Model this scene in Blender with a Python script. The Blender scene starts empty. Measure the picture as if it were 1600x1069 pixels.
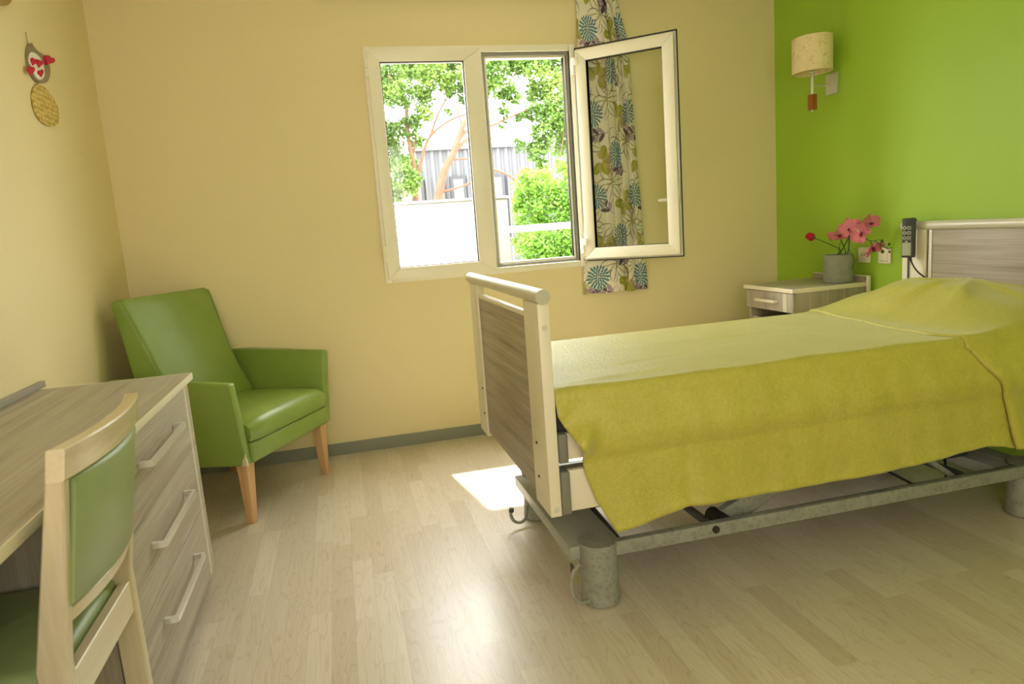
import bpy, bmesh, math, random
import numpy as np
from mathutils import Vector, Matrix

random.seed(7)
SC = bpy.context.scene
COL = SC.collection
PI = math.pi

# ------------------------------------------------------------------ camera
yaw, pitch, roll, F = 0.2322534, 0.1613581, -0.0738036, 1096.0
CAM = Vector((0, 0, 1.2))
fw = Vector((math.sin(yaw) * math.cos(pitch), math.cos(yaw) * math.cos(pitch), -math.sin(pitch)))
r0 = Vector((math.cos(yaw), -math.sin(yaw), 0)); u0 = r0.cross(fw)
rt = math.cos(roll) * r0 + math.sin(roll) * u0
up = -math.sin(roll) * r0 + math.cos(roll) * u0
cd = bpy.data.cameras.new('camera'); cam = bpy.data.objects.new('camera', cd); COL.objects.link(cam)
cd.sensor_width = 36; cd.lens = F / 1600 * 36; cd.clip_start = 0.05; cd.clip_end = 200
cam.matrix_world = Matrix(((rt.x, up.x, -fw.x, CAM.x), (rt.y, up.y, -fw.y, CAM.y), (rt.z, up.z, -fw.z, CAM.z), (0, 0, 0, 1)))
cd.dof.use_dof = True; cd.dof.focus_distance = 3.1; cd.dof.aperture_fstop = 6.3
SC.camera = cam

def ray(px, py): return fw + (px - 800) / F * rt - (py - 534.5) / F * up
def at(px, py, axis, v):
    d = ray(px, py); t = (v - CAM[axis]) / d[axis]; return CAM + t * d

# ------------------------------------------------------------------ light and exposure
SC.view_settings.view_transform = 'Standard'; SC.view_settings.look = 'None'
SC.view_settings.gamma = 1; SC.view_settings.use_curve_mapping = False
SC.view_settings.exposure = 0.30
W_ = bpy.data.worlds.new('world'); SC.world = W_; W_.use_nodes = True
bg = W_.node_tree.nodes['Background']; bg.inputs[0].default_value = (0.98, 0.98, 0.96, 1); bg.inputs[1].default_value = 13.5
def light(name, kind, loc, energy, color, **k):
    d = bpy.data.lights.new(name, kind); d.energy = energy; d.color = color
    for a, b in k.items(): setattr(d, a, b)
    o = bpy.data.objects.new(name, d); COL.objects.link(o); o.location = loc; return o
sun = light('sun', 'SUN', (0, 8, 8), 14, (1.0, 0.95, 0.86), angle=0.02)
sun.rotation_euler = Vector((0.10, -0.57, -1.0)).to_track_quat('-Z', 'Y').to_euler()
# sky light gathered at the window opening
po = light('window_sky_portal', 'AREA', (0.84, 4.10, 1.57), 1, (1, 1, 1), shape='RECTANGLE', size=1.16, size_y=1.22)
po.rotation_euler = (-PI / 2, 0, 0); po.data.cycles.is_portal = True
# added soft fill light, set before the solid wall behind the camera
o = light('fill_light', 'AREA', (0.0, -1.57, 1.6), 33, (1.0, 0.95, 0.90), shape='RECTANGLE', size=1.9, size_y=1.5)
o.rotation_euler = (PI / 2, 0, 0)
try:
    SC.cycles.max_bounces = 10; SC.cycles.diffuse_bounces = 6; SC.cycles.transparent_max_bounces = 16
    SC.cycles.sample_clamp_indirect = 6; SC.cycles.caustics_reflective = False; SC.cycles.caustics_refractive = False
except Exception: pass

# ------------------------------------------------------------------ materials
def lin(c):
    c = c / 255.0
    return c / 12.92 if c <= 0.04045 else ((c + 0.055) / 1.055) ** 2.4
def rgb(r, g, b): return (lin(r), lin(g), lin(b), 1)
class NT:
    def __init__(s, name):
        s.m = bpy.data.materials.new(name); s.m.use_nodes = True; s.t = s.m.node_tree; s.b = s.t.nodes['Principled BSDF']
        s.tc = s.n('ShaderNodeTexCoord')
    def n(s, ty, **k):
        o = s.t.nodes.new(ty)
        for a, b in k.items(): setattr(o, a, b)
        return o
    def l(s, a, b): s.t.links.new(a, b)
    def mapping(s, scale=(1, 1, 1), rot=(0, 0, 0), src='Object'):
        m = s.n('ShaderNodeMapping'); m.inputs['Scale'].default_value = scale; m.inputs['Rotation'].default_value = rot
        s.l(s.tc.outputs[src], m.inputs[0]); return m.outputs[0]
    def noise(s, vec, scale, detail=3, rough=0.5, dist=0):
        n = s.n('ShaderNodeTexNoise'); n.inputs['Scale'].default_value = scale; n.inputs['Detail'].default_value = detail
        n.inputs['Roughness'].default_value = rough; n.inputs['Distortion'].default_value = dist
        s.l(vec, n.inputs['Vector']); return n.outputs[0]
    def ramp(s, fac, stops):
        r = s.n('ShaderNodeValToRGB'); e = r.color_ramp.elements
        while len(e) < len(stops): e.new(0.5)
        for i, (p, c) in enumerate(stops): e[i].position = p; e[i].color = c
        s.l(fac, r.inputs[0]); return r.outputs[0]
    def mix(s, fac, a, b, mode='MIX'):
        m = s.n('ShaderNodeMix', data_type='RGBA', blend_type=mode)
        for sock, v in ((m.inputs[0], fac), (m.inputs[6], a), (m.inputs[7], b)):
            if isinstance(v, (float, int)): sock.default_value = v
            elif isinstance(v, tuple): sock.default_value = v
            else: s.l(v, sock)
        return m.outputs[2]
    def bump(s, h, strength, dist=0.002):
        b = s.n('ShaderNodeBump'); b.inputs['Strength'].default_value = strength; b.inputs['Distance'].default_value = dist
        s.l(h, b.inputs['Height']); s.l(b.outputs[0], s.b.inputs['Normal'])
    def set(s, **k):
        for a, v in k.items():
            i = s.b.inputs[a.replace('_', ' ')]
            if hasattr(v, 'links') or hasattr(v, 'is_linked'): s.l(v, i)
            else: i.default_value = v
        return s.m

def plain(name, c, rough=0.5, metal=0.0, var=0.04, vs=6, bump=0.0, bs=60, spec=0.5, trans=0.0, sheen=0):
    t = NT(name); o = t.tc.outputs['Object']
    nz = t.noise(o, vs, 3)
    lo = tuple(x * (1 - var) for x in c[:3]) + (1,); hi = tuple(min(1, x * (1 + var)) for x in c[:3]) + (1,)
    t.set(Base_Color=t.ramp(nz, [(0.3, lo), (0.7, hi)]), Roughness=rough, Metallic=metal, Specular_IOR_Level=spec)
    if bump: t.bump(t.noise(o, bs, 4), bump)
    if sheen: t.set(Sheen_Weight=sheen)
    return t.m

def woodgrain(name, axis, base, dark, light_, fine=1.0, rough=0.45, strength=1.0):
    # streaks run along `axis`
    t = NT(name)
    sc = [26 * fine] * 3; sc[axis] = 1.1
    v = t.mapping(tuple(sc))
    a = t.noise(v, 1.0, 5, 0.6, 0.3)
    sc2 = [150 * fine] * 3; sc2[axis] = 3.0
    b = t.noise(t.mapping(tuple(sc2)), 1.0, 2, 0.6)
    c1 = t.ramp(a, [(0.33, dark), (0.47, base), (0.55, base), (0.68, light_)])
    c2 = t.mix(0.22 * strength, c1, t.ramp(b, [(0.35, dark), (0.65, light_)]))
    t.set(Base_Color=c2, Roughness=rough, Specular_IOR_Level=0.4)
    t.bump(b, 0.08, 0.0008)
    return t.m

M = {}
M['cream_wall'] = plain('cream_wall_paint', rgb(236, 222, 176), 0.55, var=0.015, vs=1.2, bump=0.05, bs=220, spec=0.3)
M['green_wall'] = plain('green_wall_paint', rgb(164, 202, 66), 0.5, var=0.02, vs=1.2, bump=0.05, bs=220, spec=0.3)
M['white_paint'] = plain('white_paint', rgb(240, 238, 228), 0.6, var=0.01)
M['pvc'] = plain('cream_white_pvc', rgb(250, 245, 228), 0.35, var=0.01)
M['gasket'] = plain('dark_rubber_gasket', rgb(60, 58, 52), 0.6, var=0.05)
M['greyalu'] = plain('grey_weather_seal', rgb(140, 138, 128), 0.5, var=0.05)
M['base'] = plain('grey_green_skirting_vinyl', rgb(140, 143, 130), 0.45, var=0.03)
M['cream_lam'] = plain('cream_lacquer', rgb(238, 230, 206), 0.38, var=0.015)
M['rail'] = plain('satin_grey_beige_rail', rgb(214, 210, 192), 0.28, var=0.02)
M['chrome'] = plain('satin_steel', rgb(222, 220, 212), 0.32, metal=0.55, var=0.03)
M['galv'] = None
M['black'] = plain('black_rubber', rgb(38, 39, 36), 0.55, var=0.05)
M['dark'] = plain('dark_grey_plastic', rgb(74, 76, 72), 0.45, var=0.05)
M['hand'] = plain('charcoal_plastic', rgb(62, 66, 62), 0.4, var=0.03)
M['handlight'] = plain('light_grey_label', rgb(176, 180, 164), 0.5, var=0.02)
M['white_mark'] = plain('white_print', rgb(226, 226, 212), 0.5, var=0.01)
M['vinyl'] = plain('green_vinyl', rgb(136, 162, 76), 0.34, var=0.05, vs=9, bump=0.06, bs=180)
M['vinyl2'] = plain('sage_green_vinyl', rgb(152, 170, 116), 0.38, var=0.03, vs=9, bump=0.05, bs=180)
M['worn'] = plain('worn_cream_lining', rgb(226, 214, 176), 0.8, var=0.1, vs=60)
M['beech'] = woodgrain('beech_leg_wood', 2, rgb(220, 180, 132), rgb(206, 162, 112), rgb(230, 194, 148), 1.4)
M['beechy'] = woodgrain('pale_beech_wood', 2, rgb(216, 202, 170), rgb(204, 186, 150), rgb(226, 214, 186), 0.8, 0.3)
M['beechrail'] = woodgrain('pale_beech_rail_wood', 1, rgb(222, 208, 178), rgb(210, 192, 158), rgb(232, 220, 192), 0.8, 0.25)
GB, GD, GL = rgb(178, 169, 152), rgb(148, 137, 120), rgb(202, 195, 180)
M['lam_y'] = woodgrain('grey_oak_laminate_lengthwise', 1, GB, GD, GL)
M['lam_z'] = woodgrain('grey_oak_laminate_upright', 2, GB, GD, GL)
M['lam_x'] = woodgrain('grey_oak_laminate_crosswise', 0, GB, GD, GL)
M['lam_bed'] = woodgrain('grey_oak_bed_panel', 1, rgb(170, 158, 138), rgb(134, 121, 100), rgb(196, 186, 168), 1.6, strength=1.4)
M['concrete'] = plain('grey_cement', rgb(150, 152, 138), 0.85, var=0.1, vs=40, bump=0.3, bs=150)
M['stem'] = plain('dark_green_stem', rgb(58, 86, 34), 0.5, var=0.1)
M['orchid'] = plain('pink_orchid_petal', rgb(216, 126, 142), 0.6, var=0.12, vs=40)
M['orchid_c'] = plain('magenta_orchid_centre', rgb(150, 30, 84), 0.6, var=0.15, vs=60)
M['rose'] = plain('red_rose_petal', rgb(196, 14, 52), 0.6, var=0.2, vs=60)
M['socket'] = plain('cream_plastic', rgb(240, 234, 208), 0.35, var=0.01)
M['hole'] = plain('dark_hole', rgb(90, 84, 66), 0.7)
M['red_felt'] = plain('red_felt', rgb(206, 26, 66), 0.85, var=0.08, vs=50)
M['taupe'] = plain('taupe_felt', rgb(150, 136, 106), 0.9, var=0.08, vs=60)
M['tan'] = plain('tan_card', rgb(168, 136, 78), 0.8)
M['wood_red'] = woodgrain('reddish_brown_wood', 2, rgb(156, 88, 36), rgb(128, 66, 24), rgb(178, 106, 48), 2)
M['pipe'] = plain('clear_grey_tube', rgb(150, 150, 138), 0.4)
M['mattress'] = plain('dark_blue_grey_mattress_cover', rgb(90, 94, 92), 0.6)

def mk_galv():
    t = NT('mottled_grey_paint'); o = t.tc.outputs['Object']
    v = t.n('ShaderNodeTexVoronoi'); v.inputs['Scale'].default_value = 55; t.l(o, v.inputs['Vector'])
    n = t.noise(o, 18, 5, 0.7)
    c = t.mix(0.4, t.ramp(v.outputs['Distance'], [(0.1, rgb(132, 134, 122)), (0.5, rgb(160, 162, 150))]), t.ramp(n, [(0.35, rgb(122, 124, 112)), (0.65, rgb(172, 174, 162))]))
    return t.set(Base_Color=c, Roughness=0.38, Metallic=0.0)
M['galv'] = mk_galv()
M['chassis'] = plain('smooth_grey_chassis_paint', rgb(166, 168, 157), 0.35, var=0.05, vs=14)

def mk_floor():
    t = NT('light_oak_strip_laminate')
    m = t.n('ShaderNodeMapping'); m.inputs['Rotation'].default_value = (0, 0, PI / 2); t.l(t.tc.outputs['Object'], m.inputs[0])
    b = t.n('ShaderNodeTexBrick'); b.inputs['Scale'].default_value = 1
    b.inputs['Brick Width'].default_value = 0.43; b.inputs['Row Height'].default_value = 0.072
    b.inputs['Mortar Size'].default_value = 0.0006; b.inputs['Mortar Smooth'].default_value = 0.5; b.inputs['Bias'].default_value = 0.0
    b.offset = 0.37; b.offset_frequency = 2; b.squash = 1.3; b.squash_frequency = 3
    b.inputs['Color1'].default_value = rgb(208, 195, 176); b.inputs['Color2'].default_value = rgb(227, 217, 202); b.inputs['Mortar'].default_value = rgb(194, 180, 160)
    t.l(m.outputs[0], b.inputs['Vector'])
    # per-plank random offset for the grain
    sep = t.n('ShaderNodeSeparateColor'); t.l(b.outputs['Color'], sep.inputs[0])
    mul = t.n('ShaderNodeMath', operation='MULTIPLY'); mul.inputs[1].default_value = 90; t.l(sep.outputs[0], mul.inputs[0])
    cmb = t.n('ShaderNodeCombineXYZ'); t.l(mul.outputs[0], cmb.inputs[2])
    add = t.n('ShaderNodeVectorMath', operation='ADD'); t.l(t.tc.outputs['Object'], add.inputs[0]); t.l(cmb.outputs[0], add.inputs[1])
    mp = t.n('ShaderNodeMapping'); mp.inputs['Scale'].default_value = (13, 2.2, 13); t.l(add.outputs[0], mp.inputs[0])
    field = t.noise(mp.outputs[0], 1.0, 2, 0.5, 0.4)
    wv = t.n('ShaderNodeMath', operation='MULTIPLY'); wv.inputs[1].default_value = 75; t.l(field, wv.inputs[0])
    sn = t.n('ShaderNodeMath', operation='SINE'); t.l(wv.outputs[0], sn.inputs[0])
    rings = t.ramp(sn.outputs[0], [(0.0, (1, 1, 1, 1)), (0.75, (1, 1, 1, 1)), (1.0, (0.90, 0.87, 0.83, 1))])
    mp2 = t.n('ShaderNodeMapping'); mp2.inputs['Scale'].default_value = (170, 5, 10); t.l(add.outputs[0], mp2.inputs[0])
    fine = t.ramp(t.noise(mp2.outputs[0], 1.0, 3, 0.6), [(0.3, (0.93, 0.91, 0.88, 1)), (0.6, (1.02, 1.02, 1.02, 1))])
    c = t.mix(1.0, b.outputs['Color'], rings, 'MULTIPLY'); c = t.mix(1.0, c, fine, 'MULTIPLY')
    rn = t.n('ShaderNodeMapRange'); rn.inputs[3].default_value = 0.30; rn.inputs[4].default_value = 0.42
    t.l(t.noise(t.tc.outputs['Object'], 5, 4), rn.inputs[0])
    t.set(Base_Color=c, Roughness=rn.outputs[0], Specular_IOR_Level=0.9, Coat_Weight=0.5, Coat_Roughness=0.32)
    t.bump(sn.outputs[0], 0.03, 0.0005)
    return t.m
M['floor'] = mk_floor()

def mk_cover():
    t = NT('chartreuse_cotton_coverlet'); o = t.tc.outputs['Object']
    v = t.n('ShaderNodeTexVoronoi', feature='SMOOTH_F1'); v.inputs['Scale'].default_value = 95
    t.l(t.mix(0.03, o, t.noise(o, 30, 2)), v.inputs['Vector'])
    n = t.noise(o, 7, 4, 0.6)
    wn = t.noise(o, 420, 2)
    h = t.n('ShaderNodeMath', operation='ADD'); t.l(v.outputs['Distance'], h.inputs[0]); t.l(wn, h.inputs[1])
    c = t.ramp(n, [(0.3, rgb(204, 197, 78)), (0.7, rgb(216, 209, 92))])
    c = t.mix(0.25, c, t.ramp(v.outputs['Distance'], [(0.1, rgb(222, 214, 102)), (0.7, rgb(190, 178, 58))]))
    t.bump(h.outputs[0], 0.55, 0.003)
    t.set(Base_Color=c, Roughness=0.40, Sheen_Weight=0.55, Sheen_Roughness=0.35, Sheen_Tint=(1, 1, 0.85, 1), Specular_IOR_Level=0.85)
    # thin cotton lets some light through
    tr = t.n('ShaderNodeBsdfTranslucent'); tr.inputs[0].default_value = rgb(200, 196, 40)
    mx = t.n('ShaderNodeMixShader'); mx.inputs[0].default_value = 0.12
    out = [q for q in t.t.nodes if q.type == 'OUTPUT_MATERIAL'][0]
    t.l(t.b.outputs[0], mx.inputs[1]); t.l(tr.outputs[0], mx.inputs[2]); t.l(mx.outputs[0], out.inputs[0])
    return t.m
M['cover'] = mk_cover()

def mk_glass():
    m = bpy.data.materials.new('window_glass'); m.use_nodes = True; t = m.node_tree; t.nodes.clear()
    o = t.nodes.new('ShaderNodeOutputMaterial'); mx = t.nodes.new('ShaderNodeMixShader'); lw = t.nodes.new('ShaderNodeLayerWeight')
    pw = t.nodes.new('ShaderNodeMath'); pw.operation = 'POWER'; pw.inputs[1].default_value = 5; t.links.new(lw.outputs['Facing'], pw.inputs[0])
    fr = t.nodes.new('ShaderNodeMath'); fr.operation = 'MULTIPLY_ADD'; fr.inputs[1].default_value = 0.9; fr.inputs[2].default_value = 0.03; t.links.new(pw.outputs[0], fr.inputs[0])
    a = t.nodes.new('ShaderNodeBsdfTransparent'); a.inputs[0].default_value = (0.985, 0.99, 0.98, 1)
    g = t.nodes.new('ShaderNodeBsdfGlossy'); g.inputs['Roughness'].default_value = 0.01
    t.links.new(fr.outputs[0], mx.inputs[0]); t.links.new(a.outputs[0], mx.inputs[1]); t.links.new(g.outputs[0], mx.inputs[2]); t.links.new(mx.outputs[0], o.inputs[0])
    return m
M['glass'] = mk_glass()

def mk_shade():
    t = NT('mottled_parchment_shade'); o = t.tc.outputs['Object']
    n = t.noise(o, 45, 6, 0.75, 1.5)
    c = t.ramp(n, [(0.34, rgb(190, 156, 88)), (0.42, rgb(236, 216, 164)), (0.6, rgb(244, 230, 188)), (0.75, rgb(226, 206, 144))])
    t.set(Base_Color=c, Roughness=0.7)
    return t.m
M['shade'] = mk_shade()

def mk_gold():
    t = NT('gold_card_with_pale_dots')
    v = t.n('ShaderNodeTexVoronoi'); v.inputs['Scale'].default_value = 52; v.inputs['Randomness'].default_value = 0.45
    t.l(t.mapping((1, 1, 1)), v.inputs['Vector'])
    c = t.ramp(v.outputs['Distance'], [(0.36, rgb(222, 200, 124)), (0.50, rgb(190, 156, 64))])
    return t.set(Base_Color=c, Roughness=0.6)
M['gold'] = mk_gold()

def attr_mat(name, rough=0.8):
    t = NT(name); a = t.n('ShaderNodeAttribute'); a.attribute_name = 'Col'
    nz = t.noise(t.tc.outputs['Object'], 400, 2)
    c = t.mix(1.0, a.outputs['Color'], t.ramp(nz, [(0.3, (0.94, 0.94, 0.94, 1)), (0.7, (1, 1, 1, 1))]), 'MULTIPLY')
    return t.set(Base_Color=c, Roughness=rough, Specular_IOR_Level=0.2)

# outside
M['ext_white'] = plain('white_render', rgb(122, 120, 115), 0.8, var=0.02, vs=2)
M['ext_ground'] = plain('pale_paving', rgb(170, 164, 150), 0.9, var=0.08, vs=2)
M['ext_metal'] = plain('grey_corrugated_steel', rgb(76, 77, 82), 0.5, var=0.03)
M['ext_frame'] = plain('dark_grey_window_frame', rgb(34, 34, 40), 0.6)
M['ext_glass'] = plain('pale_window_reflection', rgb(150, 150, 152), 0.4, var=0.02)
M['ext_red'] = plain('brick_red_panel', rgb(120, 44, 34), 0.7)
M['bark'] = plain('pinkish_brown_bark', rgb(98, 70, 54), 0.9, var=0.2, vs=12)
def mk_leaf(name, a, b, c):
    t = NT(name)
    r = t.ramp(t.noise(t.tc.outputs['Object'], 2.2, 5, 0.8), [(0.32, a), (0.5, b), (0.68, c)])
    t.set(Base_Color=r, Roughness=0.5)
    tr = t.n('ShaderNodeBsdfTranslucent'); t.l(r, tr.inputs[0]); mx = t.n('ShaderNodeMixShader'); mx.inputs[0].default_value = 0.35
    out = [q for q in t.t.nodes if q.type == 'OUTPUT_MATERIAL'][0]
    t.l(t.b.outputs[0], mx.inputs[1]); t.l(tr.outputs[0], mx.inputs[2]); t.l(mx.outputs[0], out.inputs[0]); return t.m
M['leaf'] = mk_leaf('green_tree_leaf', rgb(60, 84, 36), rgb(92, 124, 48), rgb(134, 158, 74))
M['leaf2'] = mk_leaf('bright_green_bush_leaf', rgb(66, 104, 34), rgb(98, 142, 46), rgb(138, 170, 70))

# ------------------------------------------------------------------ mesh helpers
class MB:
    def __init__(s): s.bm = bmesh.new()
    def box(s, x0, x1, y0, y1, z0, z1, bev=0.0, seg=2, mat=None):
        vs = [s.bm.verts.new(p) for p in ((x0, y0, z0), (x1, y0, z0), (x1, y1, z0), (x0, y1, z0), (x0, y0, z1), (x1, y0, z1), (x1, y1, z1), (x0, y1, z1))]
        fs = [s.bm.faces.new([vs[i] for i in f]) for f in ((3, 2, 1, 0), (4, 5, 6, 7), (0, 1, 5, 4), (1, 2, 6, 5), (2, 3, 7, 6), (3, 0, 4, 7))]
        return s._fin(vs, fs, bev, seg, mat)
    def _fin(s, vs, fs, bev, seg, mat):
        if bev:
            es = list({e for f in fs for e in f.edges})
            r = bmesh.ops.bevel(s.bm, geom=es, offset=bev, segments=seg, affect='EDGES', profile=0.5, clamp_overlap=True)
            vs = list({v for v in vs if v.is_valid} | {v for v in r['verts'] if v.is_valid})
        if mat is not None: bmesh.ops.transform(s.bm, matrix=mat, verts=vs)
        return vs
    def hexa(s, P, bev=0.0, seg=2):
        vs = [s.bm.verts.new(p) for p in P]
        fs = [s.bm.faces.new([vs[i] for i in f]) for f in ((3, 2, 1, 0), (4, 5, 6, 7), (0, 1, 5, 4), (1, 2, 6, 5), (2, 3, 7, 6), (3, 0, 4, 7))]
        return s._fin(vs, fs, bev, seg, None)
    def prism(s, pts, a, b, axis=1, bev=0.0, seg=2, shift=None):
        # polygon pts (2-D, in the other two axes) extruded a..b along axis
        def p3(p, v): q = list(p); q.insert(axis, v); return q
        A = [s.bm.verts.new(p3(p, a)) for p in pts]; B = [s.bm.verts.new(p3(p, b)) for p in pts]
        n = len(pts); fs = [s.bm.faces.new(A), s.bm.faces.new(B[::-1])]
        for i in range(n): fs.append(s.bm.faces.new((A[i], B[i], B[(i + 1) % n], A[(i + 1) % n])))
        return s._fin(A + B, fs, bev, seg, None)
    def rings(s, R, cap=True, closed=True):
        V = [[s.bm.verts.new(p) for p in r] for r in R]; n = len(V[0])
        for i in range(len(V) - 1):
            for j in range(n if closed else n - 1):
                s.bm.faces.new((V[i][j], V[i][(j + 1) % n], V[i + 1][(j + 1) % n], V[i + 1][j]))
        if cap:
            s.bm.faces.new(V[0][::-1]); s.bm.faces.new(V[-1])
        return V
    def tube(s, pts, rad, n=12, cap=True):
        pts = [Vector(p) for p in pts]; rads = rad if isinstance(rad, (list, tuple)) else [rad] * len(pts)
        R = []; prev = None
        for i, p in enumerate(pts):
            d = (pts[min(i + 1, len(pts) - 1)] - pts[max(i - 1, 0)]).normalized()
            if prev is None:
                a = d.orthogonal().normalized()
            else:
                a = (prev - d * prev.dot(d)).normalized()
            prev = a; b = d.cross(a)
            R.append([p + rads[i] * (math.cos(t) * a + math.sin(t) * b) for t in [2 * PI * k / n for k in range(n)]])
        s.rings(R, cap)
    def lathe(s, prof, c=(0, 0, 0), n=32, sx=1, sy=1):
        R = [[(c[0] + sx * r * math.cos(2 * PI * k / n), c[1] + sy * r * math.sin(2 * PI * k / n), c[2] + z) for k in range(n)] for r, z in prof]
        s.rings(R)
    def build(s, name, mat, parent=None, smooth=True, angle=35, **tags):
        bmesh.ops.remove_doubles(s.bm, verts=s.bm.verts, dist=1e-6)
        bmesh.ops.recalc_face_normals(s.bm, faces=s.bm.faces)
        me = bpy.data.meshes.new(name); s.bm.to_mesh(me); s.bm.free()
        me.materials.append(mat)
        if smooth:
            me.polygons.foreach_set('use_smooth', [True] * len(me.polygons))
            try: me.set_sharp_from_angle(angle=math.radians(angle))
            except Exception: pass
        o = bpy.data.objects.new(name, me); COL.objects.link(o)
        if parent is not None:
            o.parent = parent
            if tags.pop('world', True):
                o.matrix_parent_inverse = parent.matrix_basis.inverted() if parent.parent is None else (parent.parent.matrix_basis @ parent.matrix_parent_inverse @ parent.matrix_basis).inverted()
        tags.pop('world', None)
        for k, v in tags.items(): o[k] = v
        return o
def thing(name, label, cat, loc=(0, 0, 0), rz=0, group=None):
    o = bpy.data.objects.new(name, None); COL.objects.link(o); o.location = loc; o.rotation_euler = (0, 0, rz)
    o.empty_display_size = 0.1; o['label'] = label; o['category'] = cat
    if group: o['group'] = group
    bpy.context.view_layer.update()
    return o
def tag(o, label, cat, group=None):
    o['label'] = label; o['category'] = cat
    if group: o['group'] = group
    return o
def bez(p0, p1, p2, p3, n=16):
    p0, p1, p2, p3 = map(Vector, (p0, p1, p2, p3))
    return [(1 - t) ** 3 * p0 + 3 * (1 - t) ** 2 * t * p1 + 3 * (1 - t) * t * t * p2 + t ** 3 * p3 for t in [i / n for i in range(n + 1)]]
def smoothpath(P, k=6):
    P = [Vector(p) for p in P]; out = []
    for i in range(len(P) - 1):
        a = P[max(i - 1, 0)]; b = P[i]; c = P[i + 1]; d = P[min(i + 2, len(P) - 1)]
        for j in range(k):
            t = j / k
            out.append(0.5 * ((2 * b) + (c - a) * t + (2 * a - 5 * b + 4 * c - d) * t * t + (3 * b - a - 3 * c + d) * t ** 3))
    out.append(P[-1]); return out
def interp(x, xs, ys): return float(np.interp(x, xs, ys))

# ------------------------------------------------------------------ the room
D, L, Wx = 3.977, -1.059, 2.72
YB, H, TH = -1.6, 2.5, 0.11
wx0, wx1, wz0, wz1 = 0.262, 1.412, 0.962, 2.178      # window hole
def struct(mb, name, mat, **k):
    o = mb.build(name, mat, **k); o['kind'] = 'structure'; return o
m = MB(); m.box(L - 0.15, Wx + 0.15, YB - 0.15, D + TH, -0.12, 0); struct(m, 'floor', M['floor'], smooth=False)
m = MB(); m.box(L - 0.15, Wx + 0.15, YB - 0.15, D + TH, H, H + 0.12); struct(m, 'ceiling', M['white_paint'], smooth=False)
m = MB(); m.box(L - 0.15, L, YB - 0.15, D + TH, 0, H); struct(m, 'wall_left', M['cream_wall'], smooth=False)
m = MB(); m.box(Wx, Wx + 0.15, YB - 0.15, D + TH, 0, H); struct(m, 'wall_right', M['green_wall'], smooth=False)
m = MB(); m.box(L, Wx, YB - 0.15, YB, 0, H); struct(m, 'wall_front', M['cream_wall'], smooth=False)
m = MB(); m.box(L, wx0, D, D + TH, 0, H); m.box(wx1, Wx, D, D + TH, 0, H); m.box(wx0, wx1, D, D + TH, 0, wz0); m.box(wx0, wx1, D, D + TH, wz1, H)
struct(m, 'wall_back', M['cream_wall'], smooth=False)
m = MB(); m.prism([(D, 0), (D - 0.009, 0), (D - 0.009, 0.062), (D - 0.004, 0.068), (D, 0.068)], L, Wx, axis=0); struct(m, 'baseboard_back', M['base'])
m = MB(); m.box(L, L + 0.009, YB, D - 0.01, 0, 0.068, 0.002); struct(m, 'baseboard_left', M['base'])
m = MB(); m.box(Wx - 0.009, Wx, YB, D - 0.01, 0, 0.068, 0.002); struct(m, 'baseboard_right', M['base'])

# window frame -----------------------------------------------------------
win = bpy.data.objects.new('window_1', None); COL.objects.link(win); win.location = (0.84, D, wz0); win['kind'] = 'structure'
bpy.context.view_layer.update()
yF = D - 0.012
def ring(m, x0, x1, z0, z1, w, y0, y1, bev=0.003, wb=None):
    wb = wb or w
    m.box(x0, x0 + w, y0, y1, z0, z1, bev); m.box(x1 - w, x1, y0, y1, z0, z1, bev)
    m.box(x0 + w, x1 - w, y0, y1, z1 - w, z1, bev); m.box(x0 + w, x1 - w, y0, y1, z0, z0 + wb, bev)
m = MB(); ring(m, 0.243, 1.428, 0.943, 2.198, 0.035, yF, D + 0.06); m.box(wx0, wx1, D + 0.06, D + TH + 0.03, wz0 - 0.01, wz0 + 0.004, 0.001)
m.build('window_frame', M['pvc'], win)
m = MB(); ring(m, wx0, wx1, wz0 + 0.004, wz1, 0.006, D + 0.06, D + TH, 0.001)
m.build('window_reveal', M['pvc'], win)
# grey seal lining the open right bay
m = MB(); ring(m, 0.884, 1.392, 0.978, 2.16, 0.016, D + 0.002, D + 0.03, 0.002); m.build('weather_seal', M['greyalu'], win)
m = MB(); ring(m, 0.900, 1.376, 0.994, 2.144, 0.012, D + 0.012, D + 0.055, 0.002); m.build('sash_stop', M['pvc'], win)
# closed left sash with the fixed meeting stile
m = MB(); ys0, ys1 = yF - 0.022, D + 0.03
def mitre(m, x0, x1, z0, z1, w, y0, y1, wr=None):
    wr = wr or w; g = 0.0006
    m.prism([(x0, z0), (x0 + w, z0 + w), (x0 + w, z1 - w), (x0, z1)], y0, y1, 1, 0.003)
    m.prism([(x1, z0), (x1 - wr, z0 + w), (x1 - wr, z1 - w), (x1, z1)], y0, y1, 1, 0.003)
    m.prism([(x0 + g, z1), (x1 - g, z1), (x1 - wr, z1 - w + g), (x0 + w, z1 - w + g)], y0, y1, 1, 0.003)
    m.prism([(x0 + g, z0), (x1 - g, z0), (x1 - wr, z0 + w - g), (x0 + w, z0 + w - g)], y0, y1, 1, 0.003)
mitre(m, 0.262, 0.878, 0.962, 2.178, 0.063, ys0, ys1, 0.1); sL = m.build('window_sash', M['pvc'], win, label='closed left sash')
m = MB(); ring(m, 0.322, 0.782, 1.022, 2.118, 0.007, ys0 + 0.006, ys0 + 0.03, 0.001); m.build('gasket', M['gasket'], sL)
m = MB(); m.box(0.326, 0.778, D + 0.0, D + 0.004, 1.026, 2.114); m.build('glass_pane', M['glass'], sL)
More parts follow.
